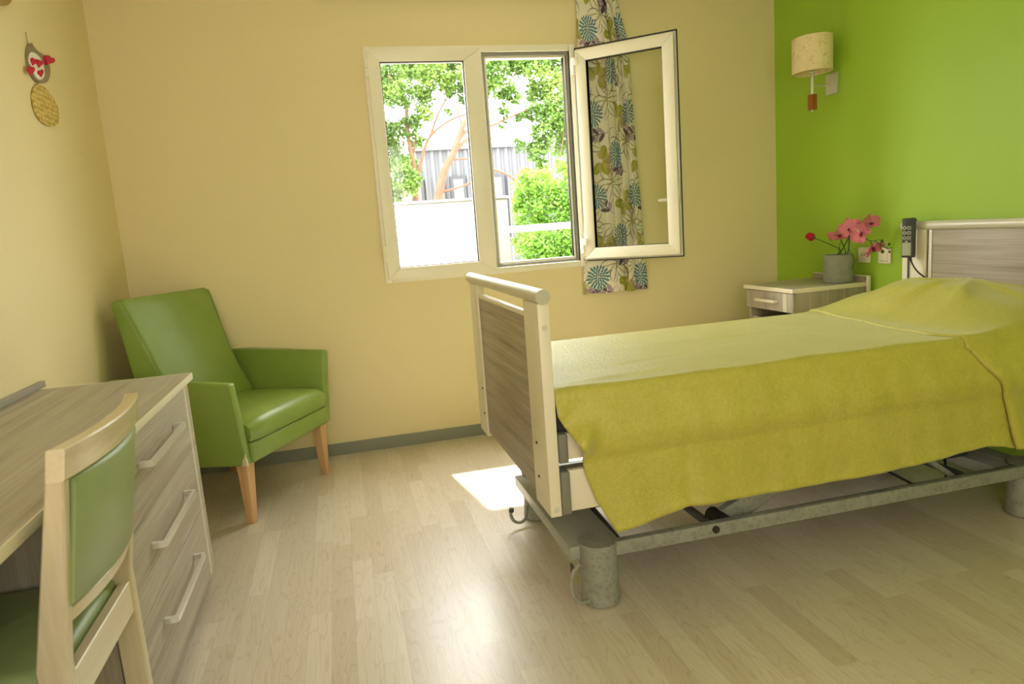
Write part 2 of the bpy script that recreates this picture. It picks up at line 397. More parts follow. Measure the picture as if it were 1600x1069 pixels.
for z in (1.06, 2.04):
    m = MB(); m.tube([(0.252, ys0 - 0.002, z), (0.252, ys0 - 0.002, z + 0.042)], 0.0115, 12); m.tube([(0.252, ys0 - 0.002, z + 0.045), (0.252, ys0 - 0.002, z + 0.087)], 0.0115, 12)
    m.build('hinge', M['pvc'], sL)
for z in (1.03, 1.22, 1.62, 1.78, 2.1):
    m = MB(); m.box(0.879, 0.884, D - 0.002, D + 0.012, z, z + 0.03 if z > 1.1 else z + 0.012, 0.001); m.build('latch_keep', M['chrome'], win)
# open right sash, hinged at its left edge
hx, hy = 1.424, yF - 0.012
ex, ey = 1.868, 3.585
sw = math.hypot(ex - hx, ey - hy); sa = math.atan2(ey - hy, ex - hx)
sR = bpy.data.objects.new('window_sash', None); COL.objects.link(sR); sR.parent = win; sR['label'] = 'open right sash swung into the room'
sR.matrix_parent_inverse = win.matrix_basis.inverted(); sR.location = (hx, hy, 0); sR.rotation_euler = (0, 0, sa); bpy.context.view_layer.update()
# local frame: x along the sash, y to the wall side
def sb(mb, name, mat, **k):
    o = mb.build(name, mat); o.parent = sR
    for a, b in k.items(): o[a] = b
    return o
z0s, z1s = 0.975, 2.168
m = MB(); mitre(m, 0.004, sw - 0.018, z0s + 0.012, z1s - 0.012, 0.062, -0.024, 0.028); sb(m, 'sash_frame', M['pvc'])
m = MB(); ring(m, 0.0, sw - 0.004, z0s, z1s, 0.014, 0.006, 0.03, 0.002); sb(m, 'sash_lip', M['pvc'])
m = MB(); ring(m, -0.004, sw, z0s - 0.004, z1s + 0.004, 0.006, -0.004, 0.006, 0.001); sb(m, 'outer_gasket', M['gasket'])
m = MB(); ring(m, 0.062, sw - 0.076, z0s + 0.07, z1s - 0.07, 0.006, -0.018, 0.02, 0.001); sb(m, 'gasket', M['gasket'])
m = MB(); m.box(0.066, sw - 0.08, -0.002, 0.002, z0s + 0.074, z1s - 0.074); sb(m, 'glass_pane', M['glass'])
m = MB(); m.box(sw - 0.019, sw - 0.014, 0.002, 0.014, z0s + 0.03, z1s - 0.03, 0.001); m.box(sw - 0.02, sw - 0.012, -0.01, 0.012, 1.27, 1.40, 0.001); sb(m, 'lock_strip', M['chrome'])
m = MB(); zc = 1.29
m.box(sw - 0.062, sw - 0.034, 0.028, 0.04, zc - 0.05, zc + 0.03, 0.003); m.tube([(sw - 0.048, 0.03, zc), (sw - 0.048, 0.062, zc)], 0.009); m.tube([(sw - 0.044, 0.064, zc), (sw - 0.15, 0.066, zc)], [0.011, 0.009]); sb(m, 'handle', M['pvc'])
for z in (1.02, 2.03):
    m = MB(); m.tube([(-0.006, -0.018, z), (-0.006, -0.018, z + 0.043)], 0.0125, 14); m.box(-0.006, 0.022, -0.034, -0.022, z + 0.044, z + 0.087, 0.003); m.tube([(-0.006, -0.018, z + 0.044), (-0.006, -0.018, z + 0.087)], 0.0125, 14); sb(m, 'hinge', M['pvc'])

# added frame around the fill light; the wall behind it has no opening
m = MB(); ring(m, -1.01, 1.01, 0.79, 2.41, 0.06, YB, YB + 0.02); struct(m, 'fill_light_frame', M['pvc'])

# ------------------------------------------------------------------ curtain
def curtain():
    U, NU, NV = 0.53, 260, 720        # cloth width in metres, grid
    ztop, zbot = 2.458, 0.775
    # screen-space independent: x positions of the cloth by fraction, gathered pleats on the right
    us = np.linspace(0, 1, NU); vs = np.linspace(0, 1, NV)
    co = np.zeros((NV, NU, 3)); V = ztop - vs * (ztop - zbot)
    for i, z in enumerate(V):
        xl = np.interp(z, [0.77, 1.2, 2.38], [1.392, 1.418, 1.446]); xr = np.interp(z, [0.77, 1.53, 2.2, 2.47], [1.798, 1.762, 1.735, 1.672])
        # flat left part then pleats
        f = np.where(us < 0.34, us / 0.34 * 0.46, 0.46 + (us - 0.34) / 0.66 * 0.54)
        g = np.clip((us - 0.30) / 0.12, 0, 1)
        ph = (us - 0.34) / 0.66 * 3.0 * 2 * PI
        amp = 0.024 * np.interp(z, [0.77, 2.4], [1.05, 0.8])
        x = xl + f * (xr - xl) + g * 0.012 * np.sin(ph * 1.0 + 1.2)
        y = D - 0.022 - g * 1.9 * amp * np.abs(np.sin(ph / 2)) ** 0.7 - 0.006 * np.sin(us * 9 + z * 1.3) * (1 - g)
        co[i, :, 0] = x; co[i, :, 1] = y; co[i, :, 2] = z + 0.004 * np.sin(us * 17) * (z < 0.9) * (0.9 - z) * 8
    uu = us * U; vv = V
    Ug, Vg = np.meshgrid(uu, vv)
    col = np.zeros((NV, NU, 3)); col[:] = [lin(242), lin(236), lin(220)]
    def paint(mask, c, a=1.0):
        c = np.array([lin(k) for k in c]); mk = (mask.astype(float) * a)[..., None]; col[:] = col * (1 - mk) + c * mk
    du_, dv_ = uu[1] - uu[0], vv[0] - vv[1]
    class PM:       # a petal mask on its own small window of the cloth
        pass
    def petal(cu, cv, ang, ln, wd, off=0.0):
        R = off + ln + 0.002
        i0 = max(0, int((cu - R) / du_)); i1 = min(NU, int((cu + R) / du_) + 2); j0 = max(0, int((ztop - cv - R) / dv_)); j1 = min(NV, int((ztop - cv + R) / dv_) + 2)
        if i1 <= i0 or j1 <= j0: return None
        sl = (slice(j0, j1), slice(i0, i1)); du = Ug[sl] - cu; dv = Vg[sl] - cv; a = du * math.cos(ang) + dv * math.sin(ang); b = -du * math.sin(ang) + dv * math.cos(ang)
        t = (a - off) / ln; w = wd * np.sqrt(np.clip(4 * t * (1 - t), 0, 1)) * (1.15 - 0.3 * np.abs(t - 0.6))
        return sl, (t > 0) & (t < 1), np.abs(b) / np.maximum(w, 1e-6)
    def paint(P, c, hi=1.0, lo=-1.0, a=1.0):
        if P is None: return
        sl, ins, r = P; soft = np.clip((hi - r) / 0.15, 0, 1) * (r > lo) * ins * a
        c = np.array([lin(k) for k in c]); mk = soft[..., None]; col[sl] = col[sl] * (1 - mk) + c * mk
    rnd = random.Random(5)
    def olive_leaves(cu, cv, a0):
        for k in range(4):
            P = petal(cu, cv, a0 + k * 1.15, 0.080, 0.024, 0.012); paint(P, (166, 166, 64), 1.05); paint(P, (206, 200, 124), 0.14)
            paint(petal(cu, cv, a0 + k * 1.15 + 0.5, 0.055, 0.02, 0.01), (190, 184, 110), a=0.85)
    def lily(cu, cv, a0):
        for k in range(6):
            P = petal(cu, cv, a0 + k * 2 * PI / 6, 0.112, 0.028, 0.008)
            paint(P, (104, 98, 78), 1.2); paint(P, (240, 235, 218), 1.02); paint(P, (150, 144, 96), 0.16)
        for k in range(7): paint(petal(cu, cv, a0 + 0.3 + k * 0.9, 0.045, 0.0035, 0), (150, 150, 60))
    def purple(cu, cv, a0):
        paint(petal(cu, cv, a0, 0.17, 0.003), (84, 72, 92))
        for k in range(4):
            s_ = 0.03 + 0.036 * k; px_ = cu + math.cos(a0) * s_; py_ = cv + math.sin(a0) * s_
            for sg in (1, -1): paint(petal(px_, py_, a0 + sg * 0.75, 0.062, 0.012), (92, 80, 106) if (k + (sg > 0)) % 2 else (176, 158, 172))
    def mum(cu, cv, R):
        paint(petal(cu, cv, 0, 0.001, 0.001), (0, 0, 0))
        for ringn, (r0, r1, n, w) in enumerate(((0.52, 1.06, 19, 0.085), (0.34, 0.76, 15, 0.075), (0.18, 0.52, 10, 0.07), (0.02, 0.28, 6, 0.055))):
            for k in range(n):
                a = k * 2 * PI / n + ringn * 0.13 + rnd.uniform(-0.04, 0.04); ll = (r1 - r0) * R * rnd.uniform(0.88, 1.1)
                paint(petal(cu, cv, a, ll * 1.1, w * R * 1.75, r0 * R - 0.003), (236, 236, 222)); paint(petal(cu, cv, a, ll, w * R, r0 * R), (74, 130, 148) if ringn < 3 else (66, 110, 132))
    def fili(cu, cv):
        for k in range(24):
            a = rnd.uniform(0, 2 * PI); rr = 0.055 * math.sqrt(rnd.random()); paint(petal(cu + rr * math.cos(a), cv + rr * math.sin(a), rnd.uniform(0, 6.3), 0.018, 0.005), (178, 142, 172), a=0.8)
    def lines(cu, cv, a0):
        for k in range(3): paint(petal(cu, cv, a0 + k * 0.8, 0.11, 0.034, 0.005), (116, 106, 96), 1.12, 0.9)
    TU, TV = 0.37, 0.235
    for iv in range(0, 10):
        for iu in range(-1, 4):
            ou = iu * TU + (0.185 if iv % 2 else 0.0); ov = 0.34 + iv * TV
            lines(ou + 0.02, ov + 0.12, 0.5 + iv); fili(ou + 0.04, ov + 0.0); olive_leaves(ou + 0.33, ov + 0.03, 0.6 + iv * 0.7); lily(ou + 0.22, ov + 0.14, 0.3 + iv * 0.5); purple(ou + 0.02, ov + 0.19, 2.3 + 0.5 * (iv % 3)); mum(ou + 0.095, ov + 0.06, 0.074)
    me = bpy.data.meshes.new('curtain_panel')
    nv = NV * NU; me.vertices.add(nv); me.vertices.foreach_set('co', co.reshape(-1))
    ii = np.arange(NV - 1)[:, None] * NU + np.arange(NU - 1)[None, :]
    q = np.stack([ii, ii + 1, ii + 1 + NU, ii + NU], -1).reshape(-1, 4); nf = len(q)
    me.loops.add(nf * 4); me.loops.foreach_set('vertex_index', q.reshape(-1).astype(np.int32)); me.polygons.add(nf)
    me.polygons.foreach_set('loop_start', np.arange(0, nf * 4, 4, dtype=np.int32)); me.polygons.foreach_set('use_smooth', [True] * nf)
    me.update(calc_edges=True)
    ca = me.color_attributes.new('Col', 'FLOAT_COLOR', 'POINT')
    ca.data.foreach_set('color', np.concatenate([col, np.ones((NV, NU, 1))], -1).reshape(-1).astype(np.float32))
    me.materials.append(attr_mat('floral_printed_cotton'))
    o = bpy.data.objects.new('curtain', me); COL.objects.link(o)
    so = o.modifiers.new('thick', 'SOLIDIFY'); so.thickness = 0.0015
    tag(o, 'floral teal, olive and white curtain hanging gathered beside the window', 'curtain')
curtain()
m = MB(); m.tube([(0.05, D - 0.06, 2.475), (2.0, D - 0.06, 2.475)], 0.012, 14); m.box(0.1, 0.13, D - 0.07, D, 2.465, 2.485, 0.002); m.box(1.9, 1.93, D - 0.07, D, 2.465, 2.485, 0.002)
tag(m.build('curtain_rod', M['chrome']), 'slim metal curtain rod above the window', 'curtain rod')

# ------------------------------------------------------------------ armchair
def armchair():
    t = thing('armchair', 'green vinyl armchair with beech legs in the corner by the window', 'armchair', (-0.325, 3.408, 0), math.radians(60.483))
    def B(mb, name, mat, **k):
        o = mb.build(name, mat, angle=50); o.parent = t
        for a, b in k.items(): o[a] = b
        return o
    # arms: side panels leaning outwards; x lateral, y depth, z up
    prof = [(-0.025, 0.272), (-0.028, 0.645), (0.20, 0.655), (0.50, 0.668), (0.60, 0.665), (0.585, 0.235)]
    for s in (-1, 1):
        m = MB()
        def X(z, inner): w = interp(z, [0.23, 0.65], [0.345, 0.400]); return s * (w - (0.046 if inner else 0))
        A = [m.bm.verts.new((X(z, False), d, z)) for d, z in prof]; Bv = [m.bm.verts.new((X(z, True), d, z)) for d, z in prof]
        n = len(prof); fs = [m.bm.faces.new(A), m.bm.faces.new(Bv[::-1])] + [m.bm.faces.new((A[i], Bv[i], Bv[(i + 1) % n], A[(i + 1) % n])) for i in range(n)]
        m._fin(A + Bv, fs, 0.012, 3, None); a = B(m, 'armrest', M['vinyl'])
        # piping along the outer edge
        m = MB(); m.tube([(X(z, False) - s * 0.004, d + (0.004 if d < 0 else 0), z - 0.002) for d, z in [(-0.025, 0.285), (-0.028, 0.640), (0.20, 0.652), (0.50, 0.664)]], 0.0028, 8); o = m.build('piping', M['vinyl']); o.parent = a
    m = MB(); m.hexa([(-0.385 + 0.008, -0.033, 0.272), (-0.362, -0.034, 0.272), (-0.362, -0.034, 0.33), (-0.372, -0.033, 0.335), (-0.385 + 0.008, -0.024, 0.272), (-0.362, -0.024, 0.272), (-0.362, -0.024, 0.33), (-0.372, -0.024, 0.335)])
    m2 = MB(); m2.prism([(-0.029, 0.274), (-0.028, 0.330), (-0.010, 0.296), (-0.002, 0.274)], -0.3545, -0.3495, 0, 0.001); m2.prism([(-0.352, 0.274), (-0.357, 0.326), (-0.345, 0.30), (-0.338, 0.274)], -0.0305, -0.0265, 1, 0.001)
    m.bm.free(); B(m2, 'worn_patch', M['worn'], label='torn cream lining at the arm corner')
    # back: loft of rounded rectangles in z
    def slab(levels, rr=0.022):
        R = []
        for z, hf, hr, y0, y1, zt in levels:
            pts = []
            for cx, cy, a0 in ((hr - rr, y1 - rr, 0), (-(hr - rr), y1 - rr, PI / 2), (-(hf - rr), y0 + rr, PI), (hf - rr, y0 + rr, 1.5 * PI)):
                for k in range(5):
                    a = a0 + k / 4 * PI / 2; x = cx + rr * math.cos(a); y = cy + rr * math.sin(a)
                    pts.append((x, y, z + zt * (y - y0)))
            R.append(pts)
        return R
    LV = ((0.30, 0.300, 0.30, 0.335, 0.52), (0.40, 0.295, 0.30, 0.355, 0.525), (0.50, 0.280, 0.302, 0.38, 0.53), (0.60, 0.262, 0.305, 0.415, 0.54), (0.66, 0.262, 0.306, 0.437, 0.55), (0.74, 0.266, 0.302, 0.465, 0.568), (0.82, 0.274, 0.298, 0.494, 0.585), (0.90, 0.283, 0.294, 0.523, 0.605), (0.97, 0.289, 0.290, 0.548, 0.624), (1.0, 0.287, 0.287, 0.559, 0.631), (1.010, 0.278, 0.278, 0.568, 0.624))
    m = MB(); m.rings(slab([l + (-0.15,) for l in LV])); bk = B(m, 'backrest', M['vinyl'])
    for s in (-1, 1):
        m = MB(); m.tube(smoothpath([(s * (hf - 0.006), y0 + 0.003, z) for z, hf, hr, y0, y1 in LV[1:-1]], 3), 0.003, 8); o = m.build('piping', M['vinyl']); o.parent = bk
    # seat cushion, slightly domed
    m = MB(); N = 14; R = []
    prf = [(-0.045, 0.372), (-0.052, 0.39), (-0.052, 0.43), (-0.044, 0.452), (-0.025, 0.463), (0.06, 0.468), (0.2, 0.470), (0.38, 0.462), (0.42, 0.45), (0.42, 0.37)]
    for k in range(N + 1):
        x = -0.312 + 0.624 * k / N; e = abs(k / N - 0.5) * 2; sq = 0.016 * max(0, (e - 0.8) / 0.2) ** 2
        R.append([(x * (1 - 0.0), y + (sq if y < 0 else 0), z - (sq if z > 0.44 else 0) + (0.012 * (1 - e * e) if z > 0.46 else 0)) for y, z in prf])
    m.rings(R); B(m, 'seat_cushion', M['vinyl'])
    m = MB(); m.box(-0.314, 0.314, -0.038, 0.0, 0.275, 0.366, 0.012, 3); m.box(-0.312, 0.312, 0.0, 0.5, 0.262, 0.36, 0.01); B(m, 'seat_rail', M['vinyl'])
    for sx, sy in ((-1, 0), (1, 0), (-1, 1), (1, 1)):
        m = MB()
        if sy == 0: top = (sx * 0.302, 0.018, 0.275); bot = (sx * 0.311, 0.016, 0.0)
        else: top = (sx * 0.29, 0.50, 0.275); bot = (sx * 0.30, 0.57, 0.0)
        a, b = 0.027, 0.0165
        m.hexa([(bot[0] - b, bot[1] - b, bot[2]), (bot[0] + b, bot[1] - b, bot[2]), (bot[0] + b, bot[1] + b, bot[2]), (bot[0] - b, bot[1] + b, bot[2]), (top[0] - a, top[1] - a, top[2]), (top[0] + a, top[1] - a, top[2]), (top[0] + a, top[1] + a, top[2]), (top[0] - a, top[1] + a, top[2])], 0.0025)
        B(m, 'leg', M['beech'])
armchair()

# ------------------------------------------------------------------ desk, drawer unit
xf = -0.552
dk = thing('desk', 'long grey oak laminate desk with cream edging along the left wall', 'desk', (-0.8, 1.7, 0))
m = MB(); m.box(L + 0.002, xf - 0.004, 0.55, 2.682, 0.748, 0.77, 0.001); m.build('desktop', M['lam_y'], dk)
m = MB(); m.box(xf - 0.004, xf, 0.55, 2.685, 0.7475, 0.7705, 0.0015); m.box(L + 0.01, xf - 0.002, 2.682, 2.686, 0.7475, 0.7705, 0.0015); m.build('edge_banding', M['cream_lam'], dk)
m = MB(); m.box(L + 0.002, L + 0.020, 0.55, 2.735, 0.7703, 0.792, 0.001); m.build('wall_strip', plain('dark_grey_strip', rgb(158, 153, 142), 0.6), dk)
m = MB(); m.box(L + 0.02, xf - 0.02, 0.55, 0.572, 0, 0.748, 0.001); m.build('side_panel', M['lam_z'], dk)
m = MB(); m.box(L + 0.006, L + 0.022, 0.575, 1.655, 0.3, 0.746, 0.001); m.build('back_panel', M['lam_y'], dk)
du = thing('drawer_unit', 'grey oak three drawer chest with steel handles under the far end of the desk', 'drawers', (-0.8, 2.14, 0))
y0, y1 = 1.66, 2.622
m = MB(); m.box(L + 0.03, xf - 0.032, y0, y0 + 0.018, 0.0, 0.746, 0.001); m.box(L + 0.03, xf - 0.032, y1 - 0.018, y1, 0.0, 0.746, 0.001); m.box(L + 0.03, L + 0.04, y0, y1, 0.04, 0.746); m.box(L + 0.04, xf - 0.032, y0, y1, 0.045, 0.063); m.box(L + 0.04, xf - 0.032, y0 + .018, y1 - .018, 0.728, 0.746)
m.build('carcass', M['lam_z'], du)
for (z0, z1, hz) in ((0.527, 0.742, 0.66), (0.3035, 0.524, 0.435), (0.052, 0.3005, 0.217)):
    m = MB(); m.box(xf - 0.03, xf - 0.010, y0, y1, z0, z1, 0.001); d = m.build('drawer', M['lam_y'], du)
    m = MB(); m.box(xf - 0.0105, xf - 0.0095, 2.553, 2.582, z0, z1); m.build('pale_strip', M['rail'], d)
    m = MB(); m.box(xf - 0.0305, xf - 0.0095, y1, y1 + 0.0012, z0, z1); m.build('edge_banding', M['cream_lam'], d)
    m = MB()
    ya, yb = 1.945, 2.36; xh = xf + 0.022
    P = [(xf - 0.012, ya), (xh, ya)] + [(xh + 0.008 * math.sin(k / 4 * PI / 2), ya + 0.0 + 0.012 * (1 - math.cos(k / 4 * PI / 2))) for k in range(5)]
    out = [(xf - 0.012, ya), (xh - 0.004, ya), (xh + 0.004, ya + 0.004), (xh + 0.006, ya + 0.014), (xh + 0.006, yb - 0.014), (xh + 0.004, yb - 0.004), (xh - 0.004, yb), (xf - 0.012, yb)]
    inn = [(xf - 0.012, yb - 0.012), (xh - 0.008, yb - 0.012), (xh - 0.005, yb - 0.018), (xh - 0.005, ya + 0.018), (xh - 0.008, ya + 0.012), (xf - 0.012, ya + 0.012)]
    R0 = out + inn
    bo = [m.bm.verts.new((x, y, hz - 0.008)) for x, y in R0]; to = [m.bm.verts.new((x, y, hz + 0.008)) for x, y in R0]; n = len(R0)
    m.bm.faces.new(bo[::-1]); m.bm.faces.new(to)
    for i in range(n): m.bm.faces.new((bo[i], bo[(i + 1) % n], to[(i + 1) % n], to[i]))
    m.build('handle', M['chrome'], d, angle=30)

# ------------------------------------------------------------------ desk chair (back to the room, seat under the desk)
def deskchair():
    t = thing('desk_chair', 'pale beech desk chair with sage green padded back pushed to the desk', 'chair', (-0.72, 1.44, 0))
    zk, xk = 0.515, -0.522
    def xb(z): return xk + max(0, z - zk) * 0.165
    def yn(z): return interp(z, [0, 0.5, 0.9], [1.272, 1.272, 1.236])
    def yfar(z): return interp(z, [0, 0.5, 0.9], [1.642, 1.642, 1.640])
    def post(yf_, sgn):
        R = []
        for z in (0, 0.1, 0.25, 0.4, 0.48, 0.515, 0.55, 0.62, 0.7, 0.78, 0.850):
            dp = interp(z, [0, 0.5, 0.87], [0.046, 0.052, 0.026]); w = 0.028; x = xb(z); y = yf_(z); c = 0.003
            xo = x + 0.0; R.append([(xo - dp + c, y - w / 2, z), (xo - c, y - w / 2, z), (xo, y - w / 2 + c, z), (xo, y + w / 2 - c, z), (xo - c, y + w / 2, z), (xo - dp + c, y + w / 2, z), (xo - dp, y + w / 2 - c, z), (xo - dp, y - w / 2 + c, z)])
        m = MB(); m.rings(R); m.build('rear_leg', M['beechy'], t)
    post(yn, -1); post(yfar, 1)
    def curved(z0, z1, thick, bul, ov, name, mat, xoff=0.0, N=18, rnd_=0.004, arch=0.0):
        m = MB(); R = []
        for k in range(N + 1):
            s = k / N; zt = z1 + arch * 4 * s * (1 - s); ya0 = yn((z0 + z1) / 2) - ov; yb0 = yfar((z0 + z1) / 2) + ov; y = ya0 + s * (yb0 - ya0); bx = bul * 4 * s * (1 - s)
            def q(z, o): return (xb(z) + bx + xoff + o, y, z)
            c = rnd_; R.append([q(z0 + c, 0), q(zt - c, 0), q(zt, -c), q(zt, -thick + c), q(zt - c, -thick), q(z0 + c, -thick), q(z0, -thick + c), q(z0, -c)])
        m.rings(R); return m.build(name, mat, t, angle=60 if 'pad' in name else 30)
    curved(0.850, 0.905, 0.028, 0.026, 0.015, 'top_rail', M['beechrail'], 0.003, rnd_=0.003)
    curved(0.586, 0.612, 0.022, 0.022, -0.010, 'lower_rail', M['beechrail'], -0.002, rnd_=0.002)
    curved(0.614, 0.849, 0.034, 0.026, -0.014, 'back_pad', M['vinyl2'], 0.006, rnd_=0.012)
    curved(0.418, 0.490, 0.022, 0.0, -0.012, 'seat_rail', M['beechrail'], -0.004, rnd_=0.002)
    m = MB(); m.box(-0.965, xk - 0.03, 1.268, 1.646, 0.44, 0.507, 0.024, 4); m.build('seat_pad', M['vinyl2'], t)
    m = MB()
    for y in (1.272, 1.642): m.box(-0.95, xk - 0.03, y - 0.011, y + 0.011, 0.38, 0.438, 0.002)
    m.box(-0.955, -0.93, 1.272, 1.642, 0.38, 0.438, 0.002); m.build('seat_frame', M['beechy'], t)
    for y in (1.272, 1.642):
        m = MB(); m.hexa([(-0.965, y - 0.015, 0), (-0.935, y - 0.015, 0), (-0.935, y + 0.015, 0), (-0.965, y + 0.015, 0), (-0.97, y - 0.018, 0.438), (-0.93, y - 0.018, 0.438), (-0.93, y + 0.018, 0.438), (-0.97, y + 0.018, 0.438)], 0.003)
        m.build('front_leg', M['beechy'], t)
deskchair()

# ------------------------------------------------------------------ bed
bed = thing('hospital_bed', 'adjustable care bed with grey oak end panels and grey lift chassis', 'bed', (1.6, 2.355, 0))
ya, yb = 1.845, 2.865
def endboard(x0, x1, zp, zr, nm, zb, inner):
    pm, pn = (x0 + x1) / 2, 0.155
    for y in ((ya, ya + pn), (yb - pn + 0.015, yb)):
        m = MB(); m.box(x0, x1, y[0], y[1], zb, zp, 0.003); p = m.build(nm + '_post', M['cream_lam'], bed)
        if inner == 'foot':
            for dz in (0.565, 0.46):
                yy = y[0] + 0.10 if y[0] < 2 else y[0] + 0.02
                m = MB(); m.lathe([(0.004, 0), (0.0045, 0.002), (0.003, 0.004)], n=12); bmesh.ops.transform(m.bm, verts=m.bm.verts, matrix=Matrix.Translation((x0, yy, dz)) @ Matrix.Rotation(-PI / 2, 4, 'Y')); m.build('screw', M['dark'], p)
            if y[0] < 2:
                for dz in (0.92, 0.388):
                    m = MB(); m.lathe([(0.0085, 0), (0.0085, 0.001), (0.007, 0.0018)], n=18); bmesh.ops.transform(m.bm, verts=m.bm.verts, matrix=Matrix.Translation((pm, y[0], dz)) @ Matrix.Rotation(PI / 2, 4, 'X')); m.build('cover_cap', M['rail'], p)
    m = MB(); m.tube([(pm, ya - 0.004, zr), (pm, yb + 0.05 if inner == 'foot' else yb + 0.01, zr)], 0.0215, 28); r = m.build(nm + '_rail', M['rail'], bed)
    m = MB(); m.tube([(pm, ya - 0.006, zr), (pm, ya - 0.0035, zr)], 0.0205, 28); m.build('end_cap', plain('rail_end_cap', rgb(196, 192, 170), 0.5), r)
    return pm
endboard(0.514, 0.548, 0.988, 1.006, 'footboard', 0.366, 'foot')
m = MB(); m.box(0.522, 0.540, ya + 0.155, yb - 0.14, 0.385, 0.937, 0.001); fp = m.build('footboard_panel', M['lam_bed'], bed)
m = MB(); m.box(0.517, 0.545, ya + 0.155, yb - 0.14, 0.937, 0.949, 0.002); m.build('top_edging', M['cream_lam'], fp)
endboard(2.645, 2.679, 1.052, 1.070, 'headboard', 0.36, 'head')
m = MB(); m.box(2.652, 2.672, ya + 0.155, yb - 0.14, 0.38, 1.05, 0.001); hp = m.build('headboard_panel', M['lam_bed'], bed)
m = MB(); m.box(2.648, 2.652, 2.694, 2.712, 0.38, 1.05, 0.001); m.build('pale_strip', M['rail'], hp)
m = MB(); m.box(2.648, 2.652, 2.0, 2.018, 0.38, 1.05, 0.001); m.build('pale_strip', M['rail'], hp)
m = MB(); m.box(2.6485, 2.6515, 2.712, 2.718, 0.38, 1.05, 0.0005); m.build('groove', M['hole'], hp)
# side boards near and far, with grey bumpers at the ends
for yy in (1.868, 2.83):
    for z0, z1 in ((0.524, 0.604), (0.366, 0.492)):
        m = MB(); m.box(0.556, 2.64, yy, yy + 0.022, z0, z1, 0.004); s = m.build('side_board', M['cream_lam'], bed)
        m = MB(); m.box(0.552, 0.582, yy - 0.014, yy + 0.03, z0 - 0.004, z1 + 0.002, 0.006, 3); m.build('bumper', plain('grey_bumper_plastic', rgb(128, 130, 118), 0.4), s)
        m = MB(); m.box(2.612, 2.642, yy - 0.014, yy + 0.03, z0 - 0.004, z1 + 0.002, 0.006, 3); m.build('bumper', M['dark'], s)
# upper frame carrying the mattress
m = MB()
for yy in (1.93, 2.74): m.box(0.56, 2.64, yy, yy + 0.03, 0.54, 0.575, 0.003)
for xx in (0.6, 1.1, 1.6, 2.1, 2.58): m.box(xx, xx + 0.03, 1.96, 2.74, 0.54, 0.575, 0.003)
m.build('mattress_frame', M['galv'], bed)
# chassis
feet = [(0.700, 1.985), (0.700, 2.70), (2.40, 1.985), (2.40, 2.70)]
for fx, fy in feet:
    m = MB(); m.lathe([(0.054, 0.0), (0.0625, 0.006), (0.0635, 0.012), (0.0595, 0.06), (0.0600, 0.192), (0.0615, 0.193), (0.0615, 0.203), (0.0600, 0.205)], (fx, fy, 0), 40); f = m.build('foot_cover', M['galv'], bed)
    m = MB(); m.lathe([(0.050, 0.0), (0.052, 0.004)], (fx, fy, 0), 30); m.build('caster', M['black'], f)
for fx in (0.63, 2.30):
    m = MB(); m.box(fx - 0.022, fx + 0.145, 1.99, 2.70, 0.148, 0.192, 0.004); m.box(fx + 0.066, fx + 0.071, 1.992, 2.698, 0.1915, 0.1935, 0.0005)
    m.build('cross_beam', M['chassis'], bed)
for yy in (1.95, 2.70):
    m = MB(); m.box(0.745, 2.36, yy, yy + 0.03, 0.158, 0.204, 0.003); r = m.build('base_rail', M['galv'], bed)
m = MB(); m.tube([(1.095, 1.95, 0.184), (1.095, 1.944, 0.184)], 0.012, 18); m.build('bolt_cap', M['black'], bed)
# lift arms: rotating bars from the base rails to the mattress frame
for yy in (2.02, 2.62):
    m = MB(); m.prism([(1.12, 0.150), (1.16, 0.210), (1.95, 0.555), (1.98, 0.53), (1.20, 0.145)], yy, yy + 0.03, 1, 0.003); m.build('lift_arm', M['galv'], bed)
    m = MB(); m.tube([(1.15, yy - 0.03, 0.18), (1.15, yy + 0.05, 0.18)], 0.028, 18); m.build('pivot', M['black'], bed)
    m = MB(); m.prism([(2.12, 0.16), (2.16, 0.15), (1.62, 0.555), (1.58, 0.545)], yy, yy + 0.03, 1, 0.003); m.build('lift_arm', M['galv'], bed)
for xx in (1.10, 2.14):
    m = MB(); m.tube([(xx, 2.02, 0.18), (xx, 2.66, 0.18)], 0.014, 12); m.build('cross_shaft', M['dark'], bed)
m = MB(); m.tube([(0.80, 2.35, 0.17), (1.12, 2.38, 0.2)], 0.013, 12); m.tube([(0.80, 2.35, 0.17), (0.80, 2.05, 0.15)], 0.012, 10); m.box(0.86, 1.35, 2.46, 2.475, 0.10, 0.13, 0.002, mat=None); m.build('tie_bar', M['dark'], bed)
m = MB(); m.tube([(1.62, 2.35, 0.24), (2.08, 2.35, 0.22)], 0.035, 18); m.box(2.02, 2.18, 2.28, 2.42, 0.17, 0.29, 0.012); m.build('lift_motor', M['dark'], bed)
m = MB(); m.box(1.88, 2.28, 2.12, 2.22, 0.2, 0.26, 0.01); m.build('control_box', M['hand'], bed)
m = MB(); m.tube(smoothpath([(2.2, 2.16, 0.24), (2.1, 2.05, 0.14), (2.02, 2.06, 0.13), (1.9, 2.2, 0.2), (1.7, 2.3, 0.24)]), 0.005, 8); m.build('cable', M['black'], bed)
